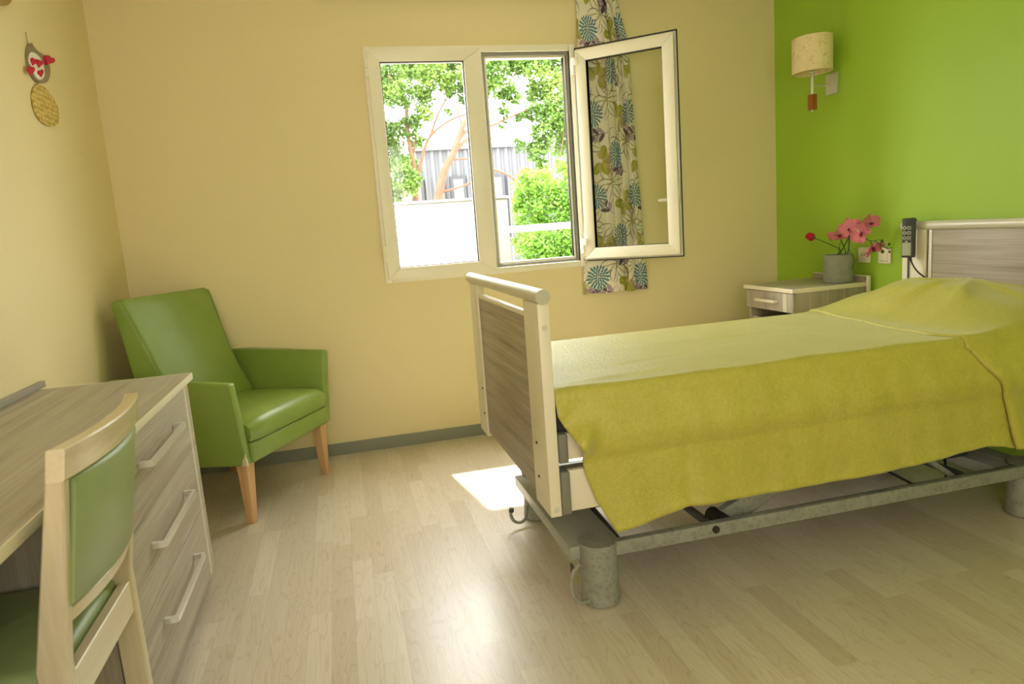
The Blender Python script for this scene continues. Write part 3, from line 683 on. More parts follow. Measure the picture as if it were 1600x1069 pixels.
# brake levers / hooks at the foot feet
m = MB(); m.tube(smoothpath([(0.64, 2.655, 0.075), (0.63, 2.64, 0.035), (0.605, 2.62, 0.022), (0.575, 2.62, 0.03), (0.562, 2.62, 0.06), (0.566, 2.62, 0.078)]), 0.0065, 10); h = m.build('hook', M['galv'], bed)
m = MB(); m.tube([(0.565, 2.62, 0.072), (0.567, 2.62, 0.088)], 0.010, 12); m.build('hook_tip', M['dark'], h)
m = MB(); m.tube(smoothpath([(0.625, 1.955, 0.150), (0.603, 1.945, 0.135), (0.590, 1.94, 0.10), (0.594, 1.935, 0.06), (0.615, 1.93, 0.035), (0.645, 1.94, 0.030)]), 0.0065, 10); m.build('hook', M['galv'], bed)
m = MB(); m.box(0.60, 0.606, 1.95, 1.975, 0.12, 0.15, 0.001); m.build('hinge_bracket', M['dark'], bed)

# mattress
m = MB(); m.box(0.56, 2.64, 1.915, 2.815, 0.578, 0.712, 0.03, 4); mt = tag(m.build('mattress', M['mattress']), 'dark mattress under the chartreuse coverlet, its foot corner just showing', 'mattress')

# coverlet ---------------------------------------------------------------
HEMX = [0.66, 0.711, 0.80, 0.928, 0.953, 1.20, 1.463, 1.70, 1.833, 2.0, 2.069, 2.13, 2.165, 2.228, 2.40, 2.64]
HEMZ = [0.285, 0.285, 0.300, 0.325, 0.329, 0.326, 0.325, 0.330, 0.337, 0.347, 0.353, 0.345, 0.332, 0.337, 0.345, 0.35]
EZ = [0.285, 0.34, 0.395, 0.479, 0.558, 0.607, 0.66, 0.735]; EX = [0.716, 0.685, 0.656, 0.628, 0.612, 0.585, 0.556, 0.553]
def fold_x(s):   # the fold line across the bed (near 0 .. far 1)
    return interp(s, [0, 0.25, 0.6, 1], [1.965, 1.97, 2.02, 2.08])
def pillow_h(x, y):
    s = (y - 1.87) / (2.82 - 1.87)
    fx = interp(max(0, min(1, s)), [0, 1], [2.0, 2.03])
    a = min(1, max(0, (x - fx) / 0.30)); a = a * a * (3 - 2 * a)
    b = 1 - 0.62 * min(1, max(0, (x - 2.42) / 0.22)) ** 2
    c = max(0.0, 1 - abs((y - 2.36) / 0.50) ** 2.4)
    h = 0.126 * a * b * c
    h += 0.007 * a * c * (math.sin(9 * x + 13 * y) + 0.7 * math.sin(21 * y - 14 * x))
    th = math.atan2(y - 2.28, x - 2.44); rr = math.hypot(x - 2.44, y - 2.28)
    h += 0.016 * a * c * math.exp(-((rr - 0.20) / 0.13) ** 2) * max(0, math.sin(7 * th + 0.6)) ** 2
    return h
def cover_point(x_t, s, off=0.0, x0f=None, x1=2.638):
    # s: 0 near hem .. 1 far hem
    zt = 0.732
    def X(z):
        x0 = interp(z, EZ, EX) if x0f is None else x0f
        return x0 + x_t * (x1 - x0)
    if s < 0.42:                    # near side fall
        q = s / 0.42; xh = X(0.30); zh = interp(xh, HEMX, HEMZ); z = zh + q * (zt - 0.035 - zh); x = X(z)
        ins = interp(z, [0.28, 0.40, 0.52, 0.555, 0.59, 0.66, 0.70], [1.842, 1.846, 1.846, 1.834, 1.832, 1.850, 1.867])
        y = ins + 0.003 * math.sin(x * 23) * (1 - q) + 0.0035 * math.sin(x * 9.5 + 1.4) * (1 - q) + 0.0015 * math.sin(x * 51 + z * 9)
        # cloth tented out over the corner of the mattress, with a ridge running down to the foot edge
        a1 = (x - 0.60) * 0.61 + (z - 0.565) * 0.79; b1 = (x - 0.60) * 0.79 - (z - 0.565) * 0.61
        y -= 0.040 * math.exp(-(b1 / 0.030) ** 2) * math.exp(-((a1 - 0.01) / 0.055) ** 2)
        y += 0.016 * math.exp(-((b1 + 0.055) / 0.03) ** 2) * math.exp(-((a1 - 0.05) / 0.06) ** 2)
        for cx_, am in ((0.955, 0.0050), (1.235, 0.0024), (1.50, 0.0034), (1.715, 0.0022)):    # ironed folds
            r = x - cx_; y += am * max(0, 1 - abs(r) / 0.035) * (1 if z < 0.56 else max(0, (0.66 - z) / 0.1))
        if q < 0.045: y -= 0.0022
        if z < 0.62 and x < 0.8: y += 0.03 * (0.8 - x) / 0.25 * (0.62 - z) * 1.2
        n = Vector((0, -1, 0))
    elif s < 0.50:
        q = (s - 0.42) / 0.08 * PI / 2; z = zt - 0.035 + 0.035 * math.sin(q); x = X(zt); y = 1.866 + 0.022 * (1 - math.cos(q)); n = Vector((0, -math.cos(q), math.sin(q)))
    elif s < 0.88:
        q = (s - 0.50) / 0.38; y = 1.888 + q * (2.80 - 1.888); x = X(zt); z = zt - 0.018 * q; n = Vector((0, 0, 1))
        z += 0.0012 * math.sin(x * 17 + y * 5) + 0.0015 * math.sin(y * 19 - x * 6)
        # puckers near the foot end
        z += 0.006 * math.exp(-((y - 1.93 - 0.16 * (x - 0.6)) / 0.02) ** 2) * math.exp(-((x - 0.75) / 0.2) ** 2)
        z -= 0.006 * math.exp(-((y - 2.12 - 0.22 * (x - 0.8)) / 0.015) ** 2) * math.exp(-((x - 0.95) / 0.22) ** 2)
        z -= 0.004 * math.exp(-((y - 2.42 + 0.02 * (x - 0.8)) / 0.006) ** 2) * (1 if 0.6 < x < 1.7 else 0)
    elif s < 0.93:
        q = (s - 0.88) / 0.05 * PI / 2; z = zt - 0.018 - 0.035 * (1 - math.cos(q)); y = 2.80 + 0.035 * math.sin(q); x = X(zt); n = Vector((0, math.sin(q), math.cos(q)))
    else:
        q = (s - 0.93) / 0.07; z = zt - 0.053 - q * 0.27; y = 2.858 + 0.004 * math.sin(x_t * 60) * q; x = X(max(z, 0.6)); n = Vector((0, 1, 0))
        y = max(y, 2.858)
    P = Vector((x, y, z))
    if s > 0.40: P.z += pillow_h(P.x, P.y) * (1 if s >= 0.5 else (s - 0.40) / 0.10)
    return P + n * off
def sheet(name, parent, grid, thick=0.004):
    m = MB(); V = [[m.bm.verts.new(p) for p in r] for r in grid]
    for i in range(len(V) - 1):
        for j in range(len(V[0]) - 1): m.bm.faces.new((V[i][j], V[i + 1][j], V[i + 1][j + 1], V[i][j + 1]))
    o = m.build(name, M['cover'], parent, angle=80); s = o.modifiers.new('t', 'SOLIDIFY'); s.thickness = thick; s.offset = 0
    return o
cv = thing('coverlet', 'chartreuse cotton coverlet spread over the bed and hanging down its side', 'coverlet', (1.6, 2.355, 0.72))
SS = sorted(set([i / 46 * 0.42 for i in range(47)] + [0.42 + i / 8 * 0.08 for i in range(9)] + [0.5 + i / 70 * 0.38 for i in range(71)] + [0.88 + i / 6 * 0.05 for i in range(7)] + [0.93 + i / 8 * 0.07 for i in range(9)]))
NX = 190
grid = [[cover_point(i / NX, s) for s in SS] for i in range(NX + 1)]
sheet('coverlet_sheet', cv, grid)
# the piece folded up over the pillow, lying on top of the sheet
def fold_edge(s):
    if s < 0.42: 
        q = s / 0.42
        return interp(q, [0, 0.2, 0.45, 0.65, 0.85, 1], [2.165, 2.14, 2.115, 2.085, 2.02, 1.985])
    y = 1.858 if s < 0.5 else 1.888 + min(1, (s - 0.5) / 0.38) * 0.912
    return interp((y - 1.858) / 0.94, [0, 0.12, 0.4, 0.7, 1], [1.975, 1.93, 1.965, 2.03, 2.09])
NF = 70; grid = []
for i in range(NF + 1):
    row = []
    for s in SS:
        e = fold_edge(s); xt = i / NF; lip = 0.0055 + 0.003 * math.exp(-xt * 18)
        if i == 0: lip = 0.003
        if s < 0.42: lip += 0.022 * math.exp(-((xt - 0.06) / 0.06) ** 2) * (1 - s / 0.42) 
        row.append(cover_point(xt, s, lip, x0f=e, x1=2.642))
    grid.append(row)
sheet('pillow_flap', cv, grid)

# bed handset hanging over the headboard rail
hs = thing('bed_remote', 'dark grey bed remote with round buttons hooked on the headboard rail', 'remote', (2.61, 2.785, 0.92))
m = MB(); m.box(2.590, 2.617, 2.757, 2.812, 0.925, 1.108, 0.005, 3); m.build('remote_body', M['hand'], hs)
m = MB(); m.box(2.5885, 2.5905, 2.768, 2.808, 0.935, 1.075, 0.001); m.build('remote_label', M['handlight'], hs)
m = MB(); m.box(2.5875, 2.589, 2.769, 2.807, 0.995, 1.078, 0.001); m.build('keypad', M['hand'], hs)
for r in range(3):
    for s in (-1, 1):
        m = MB(); ang = [2 * PI * k / 16 for k in range(17)]; zc = 1.064 - r * 0.0235; yc = 2.788 + s * 0.0095
        m.tube([(2.587, yc + 0.0072 * math.cos(a), zc + 0.0072 * math.sin(a)) for a in ang], 0.0011, 6, False); m.tube([(2.587, yc - 0.003, zc), (2.587, yc + 0.003, zc)], 0.0009, 6); m.build('button', M['white_mark'], hs)
m = MB(); m.tube([(2.587, 2.781, 1.0), (2.587, 2.795, 1.0)], 0.0012, 6); m.tube([(2.587, 2.788, 0.994), (2.587, 2.788, 1.007)], 0.0012, 6); m.build('plus_mark', M['white_mark'], hs)
m = MB(); m.tube(smoothpath([(2.612, 2.785, 1.09), (2.63, 2.785, 1.102), (2.662, 2.785, 1.1), (2.688, 2.785, 1.082), (2.692, 2.785, 1.055)]), 0.006, 10); m.build('hook', M['hand'], hs)
m = MB(); m.tube(smoothpath([(2.60, 2.775, 0.93), (2.60, 2.768, 0.90), (2.605, 2.745, 0.86), (2.62, 2.71, 0.825), (2.635, 2.67, 0.80), (2.637, 2.62, 0.79)]), 0.0035, 10); m.tube([(2.602, 2.777, 0.932), (2.601, 2.772, 0.905)], 0.0055, 10); m.build('cable', M['black'], hs)
hs.rotation_euler = (0, 0, math.radians(24))
m = MB(); m.tube([(2.64, 2.822, 0.93), (2.64, 2.822, 0.70)], 0.0035, 8); tag(m.build('cable', plain('blue_grey_cable', rgb(92, 104, 116), 0.5)), 'thin blue grey cable hanging straight down the headboard post', 'cable')

# ------------------------------------------------------------------ nightstand
nx0, nx1, ny0, ny1, nz = 2.238, 2.70, 3.146, 3.600, 0.781
ns = thing('nightstand', 'grey oak nightstand with cream edged top between bed and corner', 'nightstand', (2.47, 3.37, 0))
m = MB(); m.box(nx0 + 0.012, nx1, ny0 + 0.012, ny1 - 0.012, nz - 0.022, nz, 0.001); tp = m.build('tabletop', M['lam_x'], ns)
m = MB(); m.box(nx0, nx0 + 0.012, ny0, ny1, nz - 0.0225, nz + 0.0005, 0.004, 3); m.box(nx0 + 0.008, nx1, ny0, ny0 + 0.012, nz - 0.0225, nz + 0.0005, 0.003); m.box(nx0 + 0.008, nx1, ny1 - 0.012, ny1, nz - 0.0225, nz + 0.0005, 0.003); m.build('edge_banding', M['cream_lam'], tp)
m = MB(); m.box(nx1 - 0.016, nx1 - 0.002, ny0 + 0.01, ny1 - 0.02, nz, nz + 0.030, 0.001); m.build('back_strip', M['lam_y'], ns)
m = MB(); m.box(nx1 - 0.017, nx1 + 0.001, ny0 - 0.012, ny0 + 0.004, 0.05, nz + 0.034, 0.002); m.box(nx1 - 0.017, nx1 - 0.001, ny0, ny1 - 0.02, nz + 0.030, nz + 0.034, 0.001); m.build('cream_upright', M['cream_lam'], ns)
m = MB(); m.box(nx0 + 0.03, nx1 - 0.004, ny0 + 0.012, ny0 + 0.03, 0.06, nz - 0.023, 0.001); m.box(nx0 + 0.03, nx1 - 0.004, ny1 - 0.03, ny1 - 0.012, 0.06, nz - 0.023, 0.001); m.box(nx1 - 0.02, nx1 - 0.004, ny0 + 0.03, ny1 - 0.03, 0.06, nz - 0.023); m.box(nx0 + 0.04, nx1 - 0.02, ny0 + 0.03, ny1 - 0.03, 0.06, 0.078); m.box(nx0 + 0.04, nx1 - 0.02, ny0 + 0.03, ny1 - 0.03, 0.585, 0.6)
m.build('carcass', M['lam_z'], ns)
m = MB(); m.box(nx0 + 0.012, nx0 + 0.03, ny0 + 0.012, ny1 - 0.012, 0.655, nz - 0.026, 0.001); dr = m.build('drawer', M['lam_z'], ns)
m = MB(); m.box(nx0 + 0.0112, nx0 + 0.0125, ny0 + 0.065, ny0 + 0.098, 0.655, nz - 0.026); m.build('pale_strip', M['rail'], dr)
m = MB(); yy0, yy1, hz = 3.29, 3.47, 0.707
m.box(nx0 - 0.014, nx0 - 0.004, yy0, yy1, hz - 0.008, hz + 0.008, 0.003); m.box(nx0 - 0.008, nx0 + 0.013, yy0, yy0 + 0.012, hz - 0.007, hz + 0.007, 0.002); m.box(nx0 - 0.008, nx0 + 0.013, yy1 - 0.012, yy1, hz - 0.007, hz + 0.007, 0.002); m.build('handle', M['cream_lam'], dr)
m = MB(); m.box(nx0 + 0.012, nx0 + 0.03, ny0 + 0.012, ny1 - 0.012, 0.08, 0.50, 0.001); m.build('door', M['lam_z'], ns)
for fx in (nx0 + 0.06, nx1 - 0.06):
    for fy in (ny0 + 0.05, ny1 - 0.05):
        m = MB(); m.tube([(fx, fy - 0.01, 0.028), (fx, fy + 0.01, 0.028)], 0.028, 20); m.tube([(fx, fy, 0.03), (fx, fy, 0.062)], 0.008, 10); m.build('caster', M['black'], ns)

# flower pot with artificial flowers
pc = Vector((2.603, 3.262, nz + 0.0008)); PR, PH = 0.075, 0.148
pot = thing('potted_flowers', 'grey cement pot of artificial pink orchids and one red rose on nightstand', 'potted flowers', pc)
m = MB(); m.lathe([(PR * 0.93, 0.0), (PR * 0.985, 0.004), (PR * 0.985, 0.02), (PR, PH - 0.004), (PR - 0.002, PH), (PR - 0.012, PH), (PR - 0.014, PH - 0.004), (PR - 0.016, PH - 0.03), (0.002, PH - 0.031)], pc, 44); m.build('pot', M['concrete'], pot)
def pp(px, py, dx=0.0): return at(px, py, 0, pc.x + dx)
def stemtube(P, r, nm='stem', parent=pot): m = MB(); m.tube(smoothpath(P, 7), r, 8); return m.build(nm, M['stem'], parent)
base = lambda dx, dy: Vector((pc.x + dx, pc.y + dy, nz + PH - 0.025))
S = []
rs = stemtube([base(0.0, -0.02), pp(1313, 391), pp(1301, 384), pp(1285, 377), pp(1274, 372.5)], 0.0024)
stemtube([base(0.0, 0.025), pp(1317, 388), pp(1326, 371), pp(1328, 362), pp(1333, 353), pp(1348, 348), pp(1360, 349)], 0.0032)
stemtube([base(0.01, -0.02), pp(1324, 398), pp(1327, 375), pp(1326, 362)], 0.0036)
stemtube([base(-0.01, -0.01), pp(1321, 397), pp(1317, 382), pp(1313, 374)], 0.0026)
stemtube([base(0.0, 0.02), pp(1310, 395), pp(1312, 385), pp(1313, 378)], 0.0018)
stemtube([pp(1326, 388), pp(1332, 400), pp(1335, 408), pp(1331, 421)], 0.0018)
stemtube([pp(1341, 361), pp(1350, 370), pp(1358, 376), pp(1368, 377), pp(1378, 383), pp(1386, 388), pp(1393, 387)], 0.0024)
stemtube([pp(1360, 377), pp(1362, 383), pp(1361, 386)], 0.002); stemtube([pp(1366, 376), pp(1374, 375), pp(1377, 377)], 0.0016); stemtube([pp(1375, 382), pp(1377, 388), pp(1378, 392)], 0.0016); stemtube([pp(1384, 388), pp(1388, 384), pp(1389, 381)], 0.0016); stemtube([pp(1386, 388), pp(1390, 393)], 0.0014)
for bx, by, br in ((1378, 377, 0.0085), (1389, 382, 0.007), (1379, 393.5, 0.0085), (1390, 394, 0.0055)):
    m = MB(); c = pp(bx, by); m.lathe([(0.001, -br), (br * 0.7, -br * 0.7), (br, 0), (br * 0.7, br * 0.8), (0.001, br * 1.2)], c, 14); m.build('bud', M['stem'], pot)
def petal_mesh(m, c, d, nrm, ln, wd, cup=0.25, curl=0.0, thick=0.0012):
    d = d.normalized(); nrm = (nrm - d * nrm.dot(d)).normalized(); w = d.cross(nrm)
    NI, NJ = 8, 6; V = []
    for side in (0, 1):
        G = []
        for i in range(NI + 1):
            t = i / NI; hw = wd * (math.sin(PI * (0.06 + 0.88 * t ** 0.8)) ** 0.7) * 0.5
            row = []
            for j in range(NJ + 1):
                s = (j / NJ - 0.5) * 2
                p = c + d * (ln * t) + w * (hw * s) + nrm * (cup * ln * (s * s * 0.25 + t * t * 0.35) * 1.0 + curl * ln * math.sin(3 * s + 5 * t) * 0.1 + (side * thick))
                row.append(m.bm.verts.new(p))
            G.append(row)
        V.append(G)
        for i in range(NI):
            for j in range(NJ): m.bm.faces.new((G[i][j], G[i + 1][j], G[i + 1][j + 1], G[i][j + 1]) if side else (G[i][j], G[i][j + 1], G[i + 1][j + 1], G[i + 1][j]))
    a, b = V
    bd = [(i, 0) for i in range(NI)] + [(NI, j) for j in range(NJ)] + [(i, NJ) for i in range(NI, 0, -1)] + [(0, j) for j in range(NJ, 0, -1)]
    for k in range(len(bd)):
        p, q = bd[k], bd[(k + 1) % len(bd)]; m.bm.faces.new((a[p[0]][p[1]], a[q[0]][q[1]], b[q[0]][q[1]], b[p[0]][p[1]]))
def orchid(px, py, face, size, rot=0.0, spread=1.0):
    c = pp(px, py, -0.012); face = Vector(face).normalized(); a = face.orthogonal().normalized(); zz = Vector((0, 0, 1)); a = (zz - face * zz.dot(face)).normalized(); b = face.cross(a)
    size *= 1.1; m = MB()
    for k, (ang, ln, wd) in enumerate(((0, 1.0, 0.62), (2.2, 0.95, 0.6), (-2.2, 0.95, 0.6), (1.25, 1.08, 1.05), (-1.25, 1.08, 1.05))):
        an = ang + rot; dd = (a * math.cos(an) + b * math.sin(an)) * spread + face * (0.15 + (1 - spread) * 0.9)
        petal_mesh(m, c, dd, face, size * ln, size * wd, 0.22, 0.5)
    bl = m.build('bloom', M['orchid'], pot)
    m = MB(); 
    for an in (PI + rot, PI * 0.8 + rot, PI * 1.2 + rot): petal_mesh(m, c + face * 0.004, a * math.cos(an) + b * math.sin(an) + face * 0.9, face, size * 0.42, size * 0.28, 0.5)
    m.tube([c, c + face * size * 0.3], [0.004, 0.003], 8); m.build('bloom_centre', M['orchid_c'], bl)
    return bl
orchid(1312, 371, (-0.45, -0.35, 0.9), 0.056, 0.2, 1.0)
orchid(1330, 357, (-0.8, -0.45, 0.1), 0.054, 0.3)
orchid(1347, 363, (-0.75, -0.3, -0.35), 0.056, 0.9)
orchid(1359, 350, (-0.2, -0.8, 0.3), 0.045, 0.2, 0.8)
orchid(1362, 386, (0.1, -0.7, -0.6), 0.052, 0.5, 0.85)
m = MB(); c = pp(1341, 361, -0.03); m.lathe([(0.0005, -0.006), (0.005, -0.003), (0.006, 0.0), (0.005, 0.003), (0.0005, 0.006)], c, 12); m.build('bloom_centre', M['white_mark'], pot)
# rose head
ax = (pp(1256, 367) - pp(1274, 373)).normalized(); c = pp(1272.5, 372)
a = Vector((0, 0, 1)); a = (a - ax * a.dot(ax)).normalized(); b = ax.cross(a); m = MB()
for k in range(9):
    an = k * 2.4; rr = 0.004 + 0.0014 * k; cc = c + (a * math.cos(an) + b * math.sin(an)) * rr * 0.6 + ax * 0.006
    petal_mesh(m, cc, ax + (a * math.cos(an) + b * math.sin(an)) * (0.18 + 0.03 * k), -(a * math.cos(an) + b * math.sin(an)), 0.062 - 0.0012 * k, 0.046, 0.55)
m.tube([c, c + ax * 0.02, c + ax * 0.045], [0.007, 0.017, 0.012], 14); rb = m.build('rose_bloom', M['rose'], pot)
m = MB()
for k in range(5):
    an = k * 2 * PI / 5; r_ = a * math.cos(an) + b * math.sin(an); petal_mesh(m, c - ax * 0.002, ax * 0.9 + r_ * 0.75, r_, 0.026, 0.012, -0.2)
m.tube([c - ax * 0.006, c + ax * 0.008], [0.004, 0.011], 12); m.build('sepals', M['stem'], rb)

# wall sockets
def plate(yc, zc, kind):
    t = thing('wall_socket' if kind == 's' else 'light_switch', 'cream power socket on the green wall, partly behind the orchid' if kind == 's' else 'cream rocker switch on the green wall, nearest the headboard', 'socket' if kind == 's' else 'switch', (Wx, yc, zc))
    m = MB(); m.box(Wx - 0.011, Wx, yc - 0.043, yc + 0.043, zc - 0.041, zc + 0.041, 0.006, 3); m.build('plate', M['socket'], t)
    if kind == 's':
        m = MB(); m.lathe([(0.021, 0), (0.021, 0.0018), (0.018, 0.0018), (0.018, 0.0004), (0.001, 0.0004)], n=28); bmesh.ops.transform(m.bm, verts=m.bm.verts, matrix=Matrix.Translation((Wx - 0.0108, yc, zc)) @ Matrix.Rotation(-PI / 2, 4, 'Y')); m.build('socket_well', M['socket'], t)
        for s in (-1, 1):
            m = MB(); m.tube([(Wx - 0.013, yc + s * 0.0095, zc), (Wx - 0.0105, yc + s * 0.0095, zc)], 0.0032, 12); m.build('contact_hole', M['hole'], t)
    else:
        m = MB(); m.box(Wx - 0.0145, Wx - 0.010, yc - 0.024, yc + 0.024, zc - 0.026, zc + 0.022, 0.0015); m.build('rocker', M['socket'], t)
        m = MB(); m.box(Wx - 0.0120, Wx - 0.0108, yc - 0.026, yc + 0.026, zc - 0.0275, zc - 0.0262); m.build('rocker_gap', M['hole'], t)
plate(3.199, 0.920, 's'); plate(3.055, 0.919, 'w')

# wall lamp
lc = Vector((2.59, 3.452, 0))
wl = thing('wall_lamp', 'wall lamp with oval parchment shade and wooden drop on the green wall', 'lamp', (Wx, 3.452, 1.845))
m = MB(); m.box(Wx - 0.014, Wx, 3.408, 3.497, 1.79, 1.90, 0.002); m.build('wall_plate', M['chrome'], wl)
m = MB(); m.tube([(Wx - 0.012, 3.452, 1.838), (lc.x, lc.y, 1.838)], 0.005, 14); m.lathe([(0.009, 0.0), (0.009, 0.10), (0.007, 0.12)], (lc.x, lc.y, 1.79), 20); m.lathe([(0.016, 0.0), (0.018, 0.004), (0.008, 0.012)], (lc.x, lc.y, 1.905), 20); m.box(Wx - 0.03, Wx - 0.012, 3.43, 3.474, 1.833, 1.843, 0.002); m.build('arm', M['chrome'], wl)
m = MB(); m.box(lc.x - 0.017, lc.x + 0.017, lc.y - 0.017, lc.y + 0.017, 1.712, 1.792, 0.002, mat=None); m.build('wooden_drop', M['wood_red'], wl)
m = MB(); m.lathe([(0.006, 0), (0.006, 0.012)], (lc.x, lc.y, 1.702), 12); m.build('finial', M['chrome'], wl)
m = MB(); n = 48; R = []
for rr, z in ((1.0, 1.905), (1.0, 2.085), (0.985, 2.085), (0.985, 1.905)):
    R.append([(lc.x + 0.098 * rr * math.cos(2 * PI * k / n), lc.y + 0.112 * rr * math.sin(2 * PI * k / n), z) for k in range(n)])
V = m.rings(R, cap=False)
for j in range(n): m.bm.faces.new((V[3][j], V[3][(j + 1) % n], V[0][(j + 1) % n], V[0][j]))
m.build('lamp_shade', M['shade'], wl)
m = MB(); m.lathe([(0.012, 0), (0.013, 0.03), (0.026, 0.06), (0.028, 0.085), (0.018, 0.105), (0.002, 0.112)], (lc.x, lc.y, 1.925), 20); m.build('bulb', M['white_paint'], wl)

# ------------------------------------------------------------------ wall ornaments on the left wall
def outline(pts, x): return [at(px, py, 0, x) for px, py in pts]
def slabwall(name, pts, x0, th, mat, parent, bev=0.0008, **k):
    P = outline(pts, x0); m = MB(); m.prism([(p.y, p.z) for p in P], x0, x0 + th, 0, bev); return m.build(name, mat, parent, **k)
def smooth2(P, k=5):
    Q = [Vector((p[0], p[1], 0)) for p in P]; Q2 = Q[-2:] + Q + Q[:2]; s = smoothpath(Q2, k); s = s[2 * k: (2 + len(Q)) * k]; return [(q.x, q.y) for q in s]
t = thing('wall_ornament', 'hanging ornament of two felt ovals with red hearts on the left wall', 'ornament', at(60, 150, 0, L))
up_ = smooth2([(45, 68), (53, 78), (66, 88), (74, 104), (73, 122), (66, 130), (53, 127), (44, 112), (39, 92), (40, 76)])
slabwall('felt_oval', up_, L, 0.010, M['taupe'], t)
inn_ = smooth2([(47, 82), (58, 86), (67, 100), (69, 118), (62, 125), (54, 119), (50, 106), (44, 96)])
slabwall('white_oval', inn_, L + 0.0102, 0.002, M['white_paint'], t)
def heart(cx, cy, s, rot=0.0, sx=1.0):
    P = []
    for k in range(26):
        a = 2 * PI * k / 26; x = 16 * math.sin(a) ** 3; y = -(13 * math.cos(a) - 5 * math.cos(2 * a) - 2 * math.cos(3 * a) - math.cos(4 * a))
        xr = x * math.cos(rot) - y * math.sin(rot); yr = x * math.sin(rot) + y * math.cos(rot); P.append((cx + xr * s * sx, cy + yr * s))
    return P
for cx, cy, s, rot, sx in ((52, 96, 0.42, 0.3, 0.8), (61, 99, 0.44, 0.2, 0.75), (47.5, 110, 0.5, 0.1, 0.75), (63, 114, 0.40, -0.2, 0.7)):
    slabwall('heart', heart(cx, cy, s, rot, sx), L + 0.0124, 0.003, M['red_felt'], t)
slabwall('heart', heart(72, 94, 0.50, 0.5, 1.0), L + 0.006, 0.014, M['red_felt'], t)
slabwall('gold_oval', smooth2([(54, 134), (65, 135), (77, 147), (88, 167), (90, 185), (86, 196), (74, 197), (60, 187), (51, 168), (49, 148)]), L + 0.002, 0.006, M['gold'], t)
m = MB(); m.tube([at(40, 50, 0, L + 0.004), at(42, 60, 0, L + 0.005), at(45, 70, 0, L + 0.006)], 0.0012, 6); m.tube([at(45, 69.5, 0, L + 0.006), at(50, 66, 0, L + 0.012), at(51, 76, 0, L + 0.014)], 0.0016, 6); m.build('cord', M['taupe'], t)
m = MB(); m.tube([at(58, 128, 0, L + 0.006), at(60, 135, 0, L + 0.006)], 0.002, 6); m.build('cord', M['taupe'], t)
m = MB(); m.prism([(p.y, p.z) for p in outline(smooth2([(-14, -12), (2, -10), (9, -3), (6, 5), (-2, 9), (-14, 6)]), L)], L, L + 0.02, 0, 0.004)
tag(m.build('wall_plaque', M['tan']), 'small brown plaque at the upper left edge of the left wall', 'ornament')

# ------------------------------------------------------------------ outside
ZG = -0.25
m = MB(); m.box(-14, 22, D + TH, 34, ZG - 0.2, ZG); o = m.build('ground_outside', M['ext_ground'], smooth=False); o['kind'] = 'structure'
gw = MB(); wr = at(794, 330, 1, 7.0).x
gw.box(-6, wr, 7.0, 7.18, ZG, 1.495, 0.01); gw.box(-6, wr + 0.02, 6.98, 7.2, 1.495, 1.52, 0.005); tag(gw.build('garden_wall', M['ext_white']), 'white rendered garden wall outside the window', 'wall')
gr = thing('guard_rail', 'white horizontal guard rail outside the window', 'railing', (1, 5.4, ZG))
m = MB(); m.box(-3.5, 6.0, 5.38, 5.43, 1.158, 1.212, 0.006); m.build('rail', M['ext_white'], gr)
for x in (-3.4, 0.2 - 1.2, 5.9):
    m = MB(); m.box(x, x + 0.05, 5.38, 5.43, ZG, 1.16, 0.004); m.build('post', M['ext_white'], gr)
# corrugated building
bd = thing('industrial_building', 'grey corrugated steel building behind the garden trees', 'building', (5, 14, ZG))
bx0 = at(640, 240, 1, 14).x; m = MB(); P = []; x = bx0; step = 0.055; k = 0
ztop = 2.78
xs = []
while x < 9.5: xs.append((x, 0.05 if (k // 2) % 2 else 0.0)); x += step if k % 2 else step * 0.5; k += 1
for (xa, da), (xb_, db) in zip(xs, xs[1:]):
    v = [m.bm.verts.new(p) for p in ((xa, 14 - da, ZG), (xb_, 14 - db, ZG), (xb_, 14 - db, ztop), (xa, 14 - da, ztop))]; m.bm.faces.new(v)
m.box(bx0, 9.5, 14.06, 18, ZG, ztop); m.box(bx0 - 0.05, 9.55, 13.9, 14.1, ztop, ztop + 0.06); m.build('wall_cladding', M['ext_metal'], bd, smooth=False)
for (a_, b_, c_, d_) in ((640, 279, 665, 325), (702, 275, 731, 322), (765, 272, 791, 330), (835, 268, 848, 320), (888, 266, 903, 310)):
    p = at(a_, b_, 1, 13.9); q = at(c_, d_, 1, 13.9); zt = at((a_ + c_) / 2, b_, 1, 13.9).z
    m = MB(); m.box(p.x, q.x, 13.86, 13.96, 1.0, zt, 0.01); f = m.build('window', M['ext_frame'], bd)
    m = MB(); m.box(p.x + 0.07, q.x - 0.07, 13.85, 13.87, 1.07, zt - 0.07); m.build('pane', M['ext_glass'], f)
    m = MB(); m.box(p.x + 0.09, q.x - 0.2, 13.84, 13.852, zt - 0.75, zt - 0.62); m.build('reflection_strip', M['ext_red'], f)

